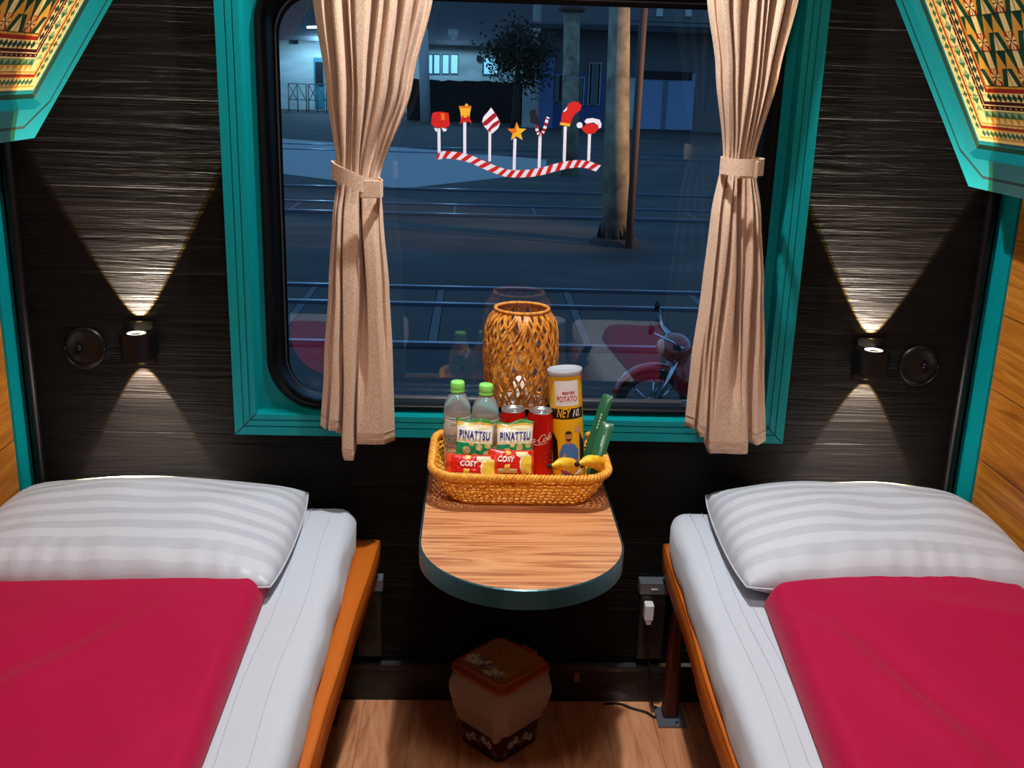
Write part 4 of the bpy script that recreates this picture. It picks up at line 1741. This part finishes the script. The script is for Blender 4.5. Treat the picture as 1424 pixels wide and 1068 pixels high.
# liner bag
LINER = bpy.data.materials.new('translucent_liner')
LINER.use_nodes = True
nt = LINER.node_tree
pp = P(LINER)
pp.inputs['Base Color'].default_value = rgb(250, 226, 216)
pp.inputs['Roughness'].default_value = .35
tr = N(LINER, 'ShaderNodeBsdfTransparent')
tl = N(LINER, 'ShaderNodeBsdfTranslucent')
tl.inputs['Color'].default_value = rgb(250, 224, 214)
m1 = N(LINER, 'ShaderNodeMixShader')
m1.inputs[0].default_value = .35
m2 = N(LINER, 'ShaderNodeMixShader')
m2.inputs[0].default_value = .62
L(LINER, pp.outputs[0], m1.inputs[1])
L(LINER, tl.outputs[0], m1.inputs[2])
L(LINER, tr.outputs[0], m2.inputs[1])
L(LINER, m1.outputs[0], m2.inputs[2])
L(LINER, m2.outputs[0], nt.nodes['Material Output'].inputs['Surface'])
g = G()
rings = []
nl = 18
for i in range(nl + 1):
    t_ = i / nl
    z = .196 - .112 * t_
    ring = []
    base_r = sq(.115 + .017 * sin(pi * min(1, t_ * 1.15)) ** .7 - .004 * t_, .03, z, 14)
    for j, p in enumerate(base_r):
        a = j / len(base_r) * 2 * pi
        d = (p - bc)
        d.z = 0
        w_ = 1 + .05 * noise.noise(Vector((cos(a) * 3.2, sin(a) * 3.2, t_ * 2.5))) * min(1, t_ * 3) + .035 * abs(noise.noise(Vector((cos(a) * 7, sin(a) * 7, t_ * 3)))) * min(1, t_ * 3)
        q_ = bc + d * w_
        q_.z = z - (.022 * t_ * (.5 + noise.noise(Vector((cos(a) * 1.5, sin(a) * 1.5, 3)))))
        ring.append(q_)
    rings.append(ring)
g.loops(rings, LINER)
obj('bag_liner', g, r)
g = G()
g.loops([sq(.116, .02, .19), sq(.123, .022, .193), sq(.124, .022, .203), sq(.118, .02, .206), sq(.117, .02, .210), sq(.108, .018, .216), sq(.098, .016, .2165), sq(.096, .015, .2135)], BROWN, True, False)
lid = obj('bin_lid', g, r)
g = G()
g.loops([sq(.097, .015, .2125), sq(.097, .015, .2142)], RATTAN, True, True, smooth=False)
obj('rattan_inlay', g, lid)
g = G()
ex, ey = Vector((1, -1, 0)).normalized(), Vector((1, 1, 0)).normalized()
for k, (a, b, rad, mt) in enumerate([(-.052, -.04, .020, PETAL), (-.030, -.044, .012, PETAL), (.0, -.040, .017, VIOLET), (.012, -.050, .019, PETAL), (.038, -.046, .014, PETAL), (.050, -.034, .011, FC), (-.042, -.022, .012, VIOLET), (-.014, -.052, .010, LEAF), (.046, -.055, .010, LEAF), (-.012, -.03, .010, PETAL)]):
    daisy(g, bc + ex * a + ey * b + Vector((0, 0, .2145)), ex, ey, rad * 1.25, mt)
obj('lid_flower_print', g, lid, normals=False)
g = G()
ct = bc + Vector((.066, .060, .2))
g.prism([ct + Vector((-.02, .012, 0)), ct + Vector((.012, -.02, 0)), ct + Vector((.022, -.01, 0)), ct + Vector((-.01, .022, 0))], (0, 0, .009), BROWN)
obj('lid_hinge', g, lid)

SOCK = mat('black_socket_plastic', (.008, .008, .009, 1), .3)


def socket(label, x0, x1, z0, z1, cover):
    r = thing('power_socket', label, 'socket', ((x0 + x1) / 2, 0, z0), 'black power socket boxes')
    g = G().box((x0, -.034, z0), (x1, 0, z1 - .03), SOCK)
    obj('socket_box', g, r, bevel=.004)
    g = G().box((x0 - .002, -.036, z1 - .03), (x1 + .002, 0, z1), GREYMET)
    g.box(((x0 + x1) / 2 - .008, -.0375, z1 - .018), ((x0 + x1) / 2 + .008, -.036, z1 - .014), PLUGW)
    obj('cover_plate', g, r, bevel=.002)
    g = G()
    for q_ in (0, 1):
        cz_ = z0 + .045 + q_ * .06
        g.box((x0 + .012, -.0352, cz_), (x1 - .012, -.0338, cz_ + .044), BLACKMET)
    obj('outlet_face', g, r)
    return r


socket('black power socket box with a white charger, beside right bed', .346, .412, .135, .345, True)
socket('black power socket box with nothing plugged in, beside left bed', -.345, -.283, .135, .345, True)
r = thing('phone_charger', 'small white charger plug with black cable in socket box', 'charger', (.373, -.036, .25))
g = G()
c_ = at(902, 850, 1, -.05)
g.box((c_.x - .011, -.064, c_.z - .020), (c_.x + .011, -.0365, c_.z + .022), PLUGW)
g.box((c_.x - .007, -.062, c_.z - .032), (c_.x + .007, -.045, c_.z - .019), PLUGW)
obj('plug', g, r, bevel=.003)
pts = [Vector((c_.x, -.053, c_.z - .03)), Vector((c_.x + .002, -.056, c_.z - .10)), Vector((c_.x + .012, -.058, .12)), Vector((c_.x + .022, -.062, .03))]
pts += [at(914, 985, 2, .004), at(911, 997, 2, .004), at(898, 990, 2, .004), at(880, 985, 2, .004), at(860, 978, 2, .004), at(838, 979, 2, .004)]
sm = []
for i in range(len(pts) - 1):
    p0, p1, p2, p3 = pts[max(0, i - 1)], pts[i], pts[i + 1], pts[min(len(pts) - 1, i + 2)]
    for s_ in range(8):
        t_ = s_ / 8
        sm.append(.5 * ((2 * p1) + (p2 - p0) * t_ + (2 * p0 - 5 * p1 + 4 * p2 - p3) * t_ ** 2 + (3 * p1 - p0 - 3 * p2 + p3) * t_ ** 3))
sm = [Vector((p.x, p.y, max(.0032, p.z))) for p in sm]
obj('cable', G().tube(sm, .0028, CABLE, 8), r)
p = at(803, 928, 1, -.015)
g2 = G().box((p.x - .007, -.0165, .058), (p.x + .006, -.014, .083), mat('tag_card', rgb(170, 110, 90), .6))
tag(obj('paper_tag', g2), 'tiny pinkish paper tag on the baseboard right of waste bin', 'tag')

# ================================================================== ceiling lamps
DL = mat('downlight_glow', rgb(255, 255, 250), .3, emit=(1, .97, .92, 1), estr=30)


def downlight(label, x, y, rad, watts, col=(1, .965, .93)):
    r = thing('ceiling_lamp', label, 'lamp', (x, y, H), 'round ceiling lamps')
    g = G().lathe((x, y, H), [(rad + .02, 0), (rad + .02, -.008), (rad + .004, -.012), (rad, -.004), (rad, 0)], PLUGW, 32)
    obj('lamp_ring', g, r)
    g = G().lathe((x, y, H - .002), [(rad, 0), (rad, -.002), (.001, -.002)], DL, 32, True, True)
    obj('lamp_diffuser', g, r)
    ld = bpy.data.lights.new('ceiling_lamp_light', 'AREA')
    ld.shape = 'DISK'
    ld.size = rad * 2
    ld.energy = watts
    ld.color = col
    lo = bpy.data.objects.new('ceiling_lamp_light', ld)
    COL.objects.link(lo)
    lo.parent = r
    lo.location = (0, 0, -.014)
    return r


downlight('small round ceiling lamp over the folding table', .05, -.40, .028, 27, (.95, .98, 1))
downlight('large round fill lamp added on the ceiling over the aisle', 0, -1.75, .14, 8.5, (1, .95, .9))  # unseen soft fill, added to lift surfaces facing the camera

# ================================================================== outside the window
ZG = -.9
GROUND = mat('station_ground', rgb(70, 72, 78), .8)
t = tex(GROUND, .35, .9, 1, 6, .6, .6)
t2 = tex(GROUND, 6, 6, 6, 4)
L(GROUND, ramp(GROUND, t.outputs['Fac'], [(.3, rgb(34, 31, 30)), (.55, rgb(56, 52, 50)), (.75, rgb(84, 78, 72))]), P(GROUND).inputs['Base Color'])
addbump(GROUND, t2.outputs['Fac'], .3, .02)
ROAD = mat('pale_road', rgb(150, 154, 154), .7, bump=(2, 2, 2, 4, .1))
RAIL = mat('steel_rail', rgb(120, 128, 144), .28, .8)
RAILD = mat('rail_gap', rgb(14, 14, 18), .8)
SLAB = mat('crossing_slab', rgb(58, 52, 48), .8, bump=(4, 4, 4, 4, .2))
SLABJ = mat('crossing_joint', rgb(84, 84, 86), .8)
struct('ground', G().box((-60, .35, ZG - .3), (60, 110, ZG), GROUND), 'dark station yard ground outside the window')
rp = [at(x, y, 2, ZG + .012) for x, y in ((380, 192), (560, 205), (760, 222), (760, 240), (560, 262), (380, 240))]
struct('road', G().prism([p - Vector((0, 0, .011)) for p in rp], (0, 0, .012), ROAD), 'pale road strip crossing the yard')
tracks = [(408, 388), (430, 410), (492, 478), (285, 275), (300, 290), (250, 248), (218, 220), (229, 232)]
yl = [(at(660, y, 2, ZG + .05).y) for y in (398, 421, 476, 284, 297, 263, 213, 206)]
names = ['nearest the window', 'second from the window', 'third from the window', 'fourth from the window', 'fifth from the window', 'sixth from the window', 'seventh from the window', 'farthest from the window']
order = sorted(range(8), key=lambda i: yl[i])
for rank, i in enumerate(order):
    y = yl[i]
    g = G()
    g.prism([(-14, y - .035, ZG + .001), (-14, y - .035, ZG + .045), (-14, y + .035, ZG + .045), (-14, y + .035, ZG + .001)], (28, 0, 0), RAIL)
    g.box((-14, y + .036, ZG + .001), (14, y + .11, ZG + .004), RAILD)
    g.box((-14, y - .09, ZG + .001), (14, y - .036, ZG + .004), RAILD)
    o = obj('rail', g, loc=(0, y, ZG))
    tag(o, 'steel train rail outside, ' + names[rank], 'rail', 'rails in the station yard')
g = G()
yy = sorted(yl)
for a, b in ((yy[0] + .12, yy[1] - .1), (yy[1] + .12, yy[2] - .1), (yy[3] + .12, yy[4] - .1)):
    x = -12.0
    k = 0
    while x < 12:
        g.box((x, a, ZG + .0005), (x + 1.35, b, ZG + .018), SLAB)
        g.box((x + 1.36, a, ZG + .0005), (x + 1.44, b, ZG + .02), SLABJ)
        x += 1.45
        k += 1
o = struct('pavement', g, 'concrete crossing slabs between the rails')
CONC = mat('weathered_concrete', rgb(150, 138, 118), .8)
t = tex(CONC, 3, 3, 3, 5)
L(CONC, ramp(CONC, t.outputs['Fac'], [(.35, rgb(112, 100, 84)), (.65, rgb(176, 160, 134))]), P(CONC).inputs['Base Color'])
RUST = mat('rusty_post', rgb(92, 66, 56), .7)
PALEC = mat('pale_concrete', rgb(190, 190, 184), .8)


def pole(name, label, base, top, r0, r1, mt, ring=None, foot=False):
    r = thing(name, label, 'pole', base)
    base, top = Vector(base), Vector(top)
    obj('shaft', G().tube([base, base.lerp(top, .5), top], [r0, (r0 + r1) / 2, r1], mt, 20), r)
    if ring is not None:
        c_ = base.lerp(top, ring)
        obj('collar', G().lathe(c_, [(r0 * 1.02, -.12), (r0 * 1.5, -.1), (r0 * 1.5, .06), (r0 * 1.02, .1)], RUST, 20, True, True), r)
    if foot:
        g = G()
        for k in range(26):
            a = 2 * pi * k / 26
            h = .12 + .2 * abs(sin(k * 5.3))
            p = base + Vector((r0 * 1.05 * cos(a), r0 * 1.05 * sin(a), 0))
            g.add([p, p + Vector((-sin(a) * .09 + cos(a) * .06, cos(a) * .09 + sin(a) * .06, 0)), p + Vector((cos(a) * .02, sin(a) * .02, h))], [(0, 1, 2)], mat('dry_weeds', rgb(40, 36, 24), .9))
        g.lathe(base, [(r0 * 1.9, .0), (r0 * 1.6, .07), (r0 * 1.0, .10)], mat('pole_footing', rgb(54, 46, 42), .9), 20)
        obj('weedy_footing', g, r)
    return r


pb_ = at(855, 338, 2, ZG)
pt_ = at(861, -30, 1, pb_.y)
pole('concrete_pole', 'thick weathered concrete pole, nearest the window right of stickers', pb_, pt_ + Vector((0, 0, .4)), .215, .135, CONC, foot=True)
pb_ = at(874, 345, 2, ZG)
pt_ = at(898, -30, 1, pb_.y)
pole('steel_post', 'thin dark rusty post just right of thick concrete pole', pb_, pt_, .055, .055, RUST)
pb_ = at(792, 243, 2, ZG)
pt_ = at(796, -30, 1, pb_.y)
pole('concrete_pole', 'grey concrete pole with a collar behind the stocking sticker', pb_, pt_, .22, .19, CONC, ring=.86)
pb_ = at(592, 170, 2, ZG)
pt_ = at(588, 40, 1, pb_.y)
pole('concrete_pole', 'short pale concrete post beside the dark stone wall', pb_, pt_, .26, .24, PALEC)

# buildings
PLASTER = mat('pale_plaster', rgb(206, 204, 196), .9)
t = tex(PLASTER, .5, .5, 1.2, 5)
L(PLASTER, ramp(PLASTER, t.outputs['Fac'], [(.3, rgb(168, 166, 158)), (.7, rgb(214, 212, 204))]), P(PLASTER).inputs['Base Color'])
PLASTER2 = mat('grey_plaster', rgb(104, 102, 100), .9, bump=(1, 1, 1, 4, .1))
ROOFM = mat('dark_roof_tiles', rgb(58, 56, 58), .9)
t = tex(ROOFM, .6, .6, 3.2, 5)
addbump(ROOFM, t.outputs['Fac'], .5, .05)
WINLIT = mat('lit_window', rgb(160, 215, 235), .3, emit=(.36, .80, 1.0, 1), estr=.72)
TEALDOOR = mat('teal_door_paint', rgb(60, 130, 140), .6)
BLUEG = mat('blue_gate_paint', rgb(130, 150, 178), .6, bump=(1, 1, 1, 4, .1))
DARKM = mat('dark_opening', rgb(18, 20, 24), .7)
WINFR = mat('window_frame_grey', rgb(96, 110, 116), .6)


def pbox(g, x0, y0, x1, y1, Y, d0, d1, mt):
    """a block whose face, measured on the plane y = Y, spans those picture points; d0..d1 its depth towards the camera"""
    a, b = at(x0, y0, 1, Y), at(x1, y1, 1, Y)
    g.box((a.x, Y - d1, b.z), (b.x, Y - d0, a.z), mt)


YL = 63
r = thing('station_house', 'long pale house with lit windows beyond the yard, at left', 'building', (at(560, 150, 1, YL).x, YL, ZG))
a, b = at(320, 50, 1, YL), at(752, 52, 1, YL)
obj('house_wall', G().box((a.x, YL, ZG), (b.x, YL + 5, a.z), PLASTER), r)
g = G()
e0, e1 = a.z - .15, a.z + 4.6
g.add([(a.x - .8, YL - 1.3, e0), (b.x + .3, YL - 1.3, e0), (b.x + .3, YL + 7, e1), (a.x - .8, YL + 7, e1), (a.x - .8, YL - 1.3, e0 + .25), (b.x + .3, YL - 1.3, e0 + .25), (b.x + .3, YL + 7, e1 + .25), (a.x - .8, YL + 7, e1 + .25)],
      [(0, 3, 2, 1), (4, 5, 6, 7), (0, 1, 5, 4), (1, 2, 6, 5), (2, 3, 7, 6), (3, 0, 4, 7)], ROOFM)
obj('roof', g, r)
for x0, x1 in ((597, 601), (604, 611), (616, 623.5), (627.5, 636)):
    g = G()
    pbox(g, x0 - 1.2, 74.5, x1 + 1.2, 104, YL, -.01, .05, WINFR)
    w_ = obj('window', g, r)
    g = G()
    pbox(g, x0, 76.5, x1, 102, YL, .05, .07, WINLIT)
    obj('lit_pane', g, w_)
g = G()
pbox(g, 671, 79, 693, 106, YL, -.01, .05, WINFR)
w_ = obj('window', g, r)
g = G()
pbox(g, 673.5, 81, 691, 103, YL, .05, .07, WINLIT)
obj('lit_pane', g, w_)
g = G()
pbox(g, 436.5, 80, 452, 150, YL, -.01, .08, TEALDOOR)
obj('teal_door', g, r)
g = G()
pbox(g, 438.5, 86, 450, 120, YL, .08, .1, DARKM)
obj('door_panel', g, r)
g = G()
pbox(g, 663, 77, 668, 85, YL, -.01, .3, DARKM)
obj('vent_box', g, r)
g = G()
pbox(g, 409, 54, 415, 61, YL, -.01, .3, DARKM)
obj('vent_box', g, r)

r = thing('tube_light', 'glowing white tube light above the far house door', 'lamp', at(433, 38, 1, YL - 1.6))
TUBE = mat('tube_glow', rgb(230, 250, 255), .3, emit=(.7, .93, 1, 1), estr=5)
pa, pb2 = at(427, 38, 1, YL - 1.5), at(441, 37.5, 1, YL - 1.5)
obj('tube', G().tube([pa, pb2], .06, TUBE, 8), r)
obj('tube_holder', G().box((pa.x - .1, YL - 1.45, pa.z), (pb2.x + .1, YL - 1.3, pa.z + .12), WINFR), r)

STONE = mat('dark_stone', rgb(40, 36, 36), .95)
v = coords(STONE, 1, 1, 1, (pi / 2, 0, 0))
br = N(STONE, 'ShaderNodeTexBrick')
br.inputs['Scale'].default_value = 2.2
br.inputs['Color1'].default_value = rgb(46, 42, 42)
br.inputs['Color2'].default_value = rgb(30, 27, 28)
br.inputs['Mortar'].default_value = rgb(14, 13, 14)
L(STONE, v, br.inputs['Vector'])
L(STONE, br.outputs['Color'], P(STONE).inputs['Base Color'])
YW = 53
g = G()
a, b = at(566, 110, 1, YW), at(757, 108, 1, YW)
n = 40
rings = []
for i in range(n + 1):
    x = a.x + (b.x - a.x) * i / n
    top = a.z + .12 * noise.noise(Vector((x * 1.3, 0, 3))) + .07 * noise.noise(Vector((x * 4, 0, 1)))
    rings.append([Vector((x, YW, ZG)), Vector((x, YW, top)), Vector((x, YW + .8, top)), Vector((x, YW + .8, ZG))])
g.loops(rings, STONE, True, True, smooth=False)
o = obj('stone_wall', g, loc=((a.x + b.x) / 2, YW, ZG))
tag(o, 'dark rough stone wall below the lit windows, behind the stickers', 'wall')

# metal racks by the house
FEN = mat('pale_rack_metal', rgb(150, 150, 142), .5, .3)
pos = [at(402, 153, 1, 59), at(426, 156, 1, 59)]
r = thing('metal_rack', 'pale metal rack of crossed bars before the far house, by curtain', 'rack', (pos[0].x, 59, ZG))


def rackmesh(x, wd):
    g = G()
    z0, z1 = ZG + .02, ZG + 1.55
    for xx in (x, x + wd / 2, x + wd):
        g.tube([(xx, 59, ZG), (xx, 59, z1)], .035, FEN, 6)
    for z in (z0 + .1, (z0 + z1) / 2 - .1, z1):
        g.tube([(x, 59, z), (x + wd, 59, z)], .03, FEN, 6)
    return g


def rackcross(x, wd):
    g = G()
    z1 = ZG + 1.55
    g.tube([(x, 59, z1), (x + wd / 2, 59, ZG + .6)], .025, FEN, 6)
    g.tube([(x + wd / 2, 59, z1), (x + wd, 59, ZG + .6)], .025, FEN, 6)
    g.tube([(x + wd / 2, 59, z1), (x, 59, ZG + .6)], .025, FEN, 6)
    return g


obj('rack_frame', rackmesh(pos[0].x, 1.0), r)
obj('cross_bars', rackcross(pos[0].x, 1.0), r)
dup(r, (pos[0].x + 1.12, 59, ZG), 'pale metal rack of crossed bars, second from the window edge', 'racks before the house')
r['group'] = 'racks before the house'
dup(r, (pos[0].x + 2.24, 59, ZG), 'pale metal rack of crossed bars, closest to the curtain edge', 'racks before the house')

# tree
BARK = mat('tree_bark', rgb(60, 48, 44), .9)
LEAVES = mat('dark_leaves', rgb(26, 40, 24), .8)
YT = 46
tb_ = at(716, 168, 1, YT)
r = thing('tree', 'dark leafy tree before the far house, right of lit windows', 'tree', (tb_.x, YT, ZG))
tt_ = at(722, 70, 1, YT)
obj('trunk', G().tube([Vector((tb_.x, YT, ZG)), Vector((tb_.x + .05, YT, .6)), Vector((tt_.x, YT, tt_.z))], [.2, .16, .08], BARK, 10), r)
g = G()
rnd = random.Random(4)
cen = [at(720, 72, 1, YT), at(705, 88, 1, YT), at(740, 86, 1, YT), at(722, 50, 1, YT), at(750, 68, 1, YT), at(698, 70, 1, YT), at(735, 105, 1, YT)]
for k in range(2600):
    c_ = cen[rnd.randrange(len(cen))]
    d = Vector((rnd.gauss(0, .42), rnd.gauss(0, .45), rnd.gauss(0, .38)))
    p = c_ + d
    a = Vector((rnd.uniform(-1, 1), rnd.uniform(-1, 1), rnd.uniform(-1, 1))).normalized() * rnd.uniform(.09, .17)
    b = a.cross(Vector((rnd.uniform(-1, 1), rnd.uniform(-1, 1), rnd.uniform(-1, 1)))).normalized() * .05
    g.add([p - a, p + b, p + a, p - b], [(0, 1, 2, 3)], LEAVES)
obj('foliage', g, r, normals=False)

# right building
YR = 49
r = thing('warehouse', 'grey warehouse with a wide blue gate beyond the yard, at right', 'building', (at(920, 182, 1, YR).x, YR, ZG))
g = G()
a, b = at(752, 40, 1, YR), at(1180, 30, 1, YR)
g.box((a.x, YR, ZG), (b.x, YR + 8, a.z + 2.2), PLASTER2)
obj('warehouse_wall', g, r)
g = G()
pbox(g, 752, 76, 767, 181, YR, 0, .35, mat('blue_pillar', rgb(96, 118, 160), .8))
obj('corner_pillar', g, r)
g = G()
pbox(g, 728, 98, 751, 178, YR, -.2, .25, PLASTER)
obj('white_side_wall', g, r)
g = G()
pbox(g, 869, 108, 884, 180, YR, 0, .15, PLASTER)
obj('white_panel', g, r)
g = G()
pbox(g, 886, 100, 961, 181, YR, 0, .14, BLUEG)
gate = obj('blue_gate', g, r)
g = G()
pbox(g, 886, 98, 961, 112, YR, .14, .2, DARKM)
obj('gate_track', g, gate)
g = G()
pbox(g, 922.5, 112, 923.8, 181, YR, .14, .18, WINFR)
obj('gate_seam', g, gate)
g = G()
pbox(g, 770, 100, 838, 181, YR, 0, .1, mat('blue_lower_wall', rgb(64, 84, 130), .8))
obj('blue_wall_panel', g, r)
for x0, x1, y0, y1 in ((770, 778, 104, 140), (780, 786, 104, 142), (803, 810, 108, 145), (820.5, 832, 88, 145)):
    g = G()
    pbox(g, x0 - 1.2, y0 - 1, x1 + 1.2, y1 + 1, YR, .1, .16, PLASTER)
    w_ = obj('window', g, r)
    g = G()
    pbox(g, x0, y0, x1, y1, YR, .16, .18, DARKM)
    obj('dark_pane', g, w_)
    g = G()
    for k in range(1, 4):
        xx = x0 + (x1 - x0) * k / 4
        pbox(g, xx - .25, y0, xx + .25, y1, YR, .18, .22, WINFR)
    obj('window_bars', g, w_)
g = G()
pbox(g, 872, 31, 1180, 41, YR, .8, 1.6, mat('pale_blue_gutter', rgb(128, 150, 188), .6))
obj('eave_gutter', g, r)
g = G()
a, b = at(735, 44, 1, YR), at(1180, 30, 1, YR)
g.add([(a.x, YR - 1.7, a.z + .1), (b.x, YR - 1.7, a.z + .1), (b.x, YR, a.z + .25), (a.x, YR, a.z + .25), (a.x, YR - 1.7, a.z + .3), (b.x, YR - 1.7, a.z + .3), (b.x, YR, a.z + .45), (a.x, YR, a.z + .45)],
      [(0, 3, 2, 1), (4, 5, 6, 7), (0, 1, 5, 4), (1, 2, 6, 5), (2, 3, 7, 6), (3, 0, 4, 7)], ROOFM)
obj('eave_roof', g, r)
g = G()
for x0 in (913, 953, 1000):
    pbox(g, x0, 10, x0 + 8, 23, YR, 0, .1, PLASTER)
obj('upper_blocks', g, r)

# motorbike near the window, mostly behind the right curtain
MRED = mat('scooter_red', rgb(150, 24, 22), .22, coat=.6)
TYRE = mat('tyre_rubber', rgb(16, 16, 17), .8)
MIRR = mat('mirror_glass', rgb(170, 215, 240), .04, 1)
YM = 4.2
hb = at(944, 492, 1, YM)
r = thing('motorbike', 'red motorbike parked outside, half hidden behind right curtain', 'motorbike', (hb.x + .5, YM, ZG))
mc = at(905, 457, 1, YM)
for k, (c_, dy) in enumerate(((mc, 0), (Vector((mc.x + .14, YM + .62, mc.z + .02)), .0))):
    g = G()
    M = Matrix.Rotation(math.radians(62), 3, 'Z') @ Matrix.Rotation(pi / 2, 3, 'X')
    g.lathe(c_, [(.001, .02), (.03, .017), (.042, .006), (.044, 0), (.041, -.002)], BLACKMET, 24, False, False, M @ Matrix.Scale(1, 3))
    mr = obj('mirror', g, r)
    g = G()
    g.lathe(c_, [(.041, -.002), (.001, -.003)], MIRR, 24, False, True, M)
    obj('mirror_glass', g, mr)
    g = G().tube([c_ + Vector((.02, .0, -.03)), Vector((hb.x - .03, YM + (.05 if k == 0 else .5), hb.z + .06)), Vector((hb.x + .03, YM + .1 + .3 * k, hb.z - .02))], .008, CHROME, 8)
    obj('mirror_stem', g, mr)
g = G()
g.tube([(hb.x - .02, YM - .02, hb.z + .05), (hb.x + .05, YM + .12, hb.z + .0), (hb.x + .05, YM + .45, hb.z + .0), (hb.x - .02, YM + .62, hb.z + .05)], .014, CHROME, 8)
obj('handlebar', g, r)
g = G()
g.tube([(hb.x - .035, YM - .06, hb.z + .058), (hb.x - .005, YM + .01, hb.z + .035)], .02, TYRE, 10)
obj('grip', g, r)
g = G()
g.tube([(hb.x - .035, YM + .66, hb.z + .058), (hb.x - .005, YM + .59, hb.z + .035)], .02, TYRE, 10)
obj('grip', g, r)
g = G().sphere((hb.x + .03, YM + .28, hb.z - .03), (.11, .16, .10), MRED)
obj('headlight_cowl', g, r)
g = G().sphere((hb.x - .05, YM + .28, hb.z - .03), (.05, .09, .06), mat('headlight_lens', rgb(220, 150, 110), .1, coat=1))
obj('headlight', g, r)
g = G()
g.tube([(hb.x + .06, YM + .28, hb.z - .1), (hb.x + .12, YM + .28, ZG + .45), (hb.x + .3, YM + .28, ZG + .3), (hb.x + .75, YM + .28, ZG + .34), (hb.x + 1.1, YM + .28, ZG + .55)], [.09, .11, .08, .1, .1], MRED, 12)
obj('leg_shield', g, r)
g = G().sphere((hb.x + .85, YM + .28, ZG + .66), (.38, .13, .09), TYRE)
obj('seat', g, r)
for x in (hb.x - .1, hb.x + 1.1):
    g = G()
    M = Matrix.Rotation(pi / 2, 3, 'X')
    c_ = Vector((x, YM + .28, ZG + .26))
    g.lathe(c_, [(.2, -.03), (.24, -.035), (.26, 0), (.24, .035), (.2, .03), (.2, -.03)], TYRE, 32, False, False, M)
    g.lathe(c_, [(.05, -.04), (.05, .04)], CHROME, 16, True, True, M)
    for k in range(8):
        an = 2 * pi * k / 8
        g.tube([c_, c_ + Vector((.2 * cos(an), 0, .2 * sin(an)))], .008, CHROME, 6)
    obj('wheel', g, r)
g = G()
g.tube([(hb.x - .1 - .28 * cos(a), YM + .28, ZG + .26 + .29 * sin(a)) for a in [pi * .1 + pi * .6 * k / 12 for k in range(13)]], .06, MRED, 10, flat=.3)
obj('front_fender', g, r)
g = G()
for dy in (.2, .36):
    g.tube([(hb.x - .1, YM + dy, ZG + .26), (hb.x + .04, YM + dy, hb.z - .08)], .016, CHROME, 8)
obj('fork', g, r)

# ================================================================== light outside: dusk sky and a station lamp
wd = bpy.data.worlds.new('dusk')
sc.world = wd
wd.use_nodes = True
bg = wd.node_tree.nodes['Background']
bg.inputs['Color'].default_value = (.17, .43, .80, 1)
bg.inputs['Strength'].default_value = .95
ld = bpy.data.lights.new('station_lamp_light', 'SPOT')
ld.spot_size = math.radians(30)
ld.spot_blend = .6
ld.energy = 4200
ld.color = (1, .55, .2)
ld.shadow_soft_size = .2
lo = bpy.data.objects.new('station_lamp_light', ld)
lo.location = (9, 10.3, 3.4)
lo.rotation_euler = (Vector((2.0, 13.4, 1.0)) - Vector((9, 10.3, 3.4))).to_track_quat('-Z', 'Y').to_euler()
COL.objects.link(lo)
for x, y, z, e in ((-9.3, YL - 1.9, 3.2, 700), (-1.5, YL - 3.0, 3.6, 420)):  # added lights brightening the house wall; only the first sits by a tube
    ld = bpy.data.lights.new('house_wall_fill', 'POINT')
    ld.energy = e
    ld.color = (.30, .68, 1)
    ld.shadow_soft_size = .3
    lo = bpy.data.objects.new('house_wall_fill', ld)
    lo.location = (x, y, z)
    COL.objects.link(lo)

# ================================================================== view
vs = sc.view_settings
vs.view_transform = 'Standard'
vs.look = 'None'
vs.exposure = 0
vs.gamma = 1
vs.use_curve_mapping = False
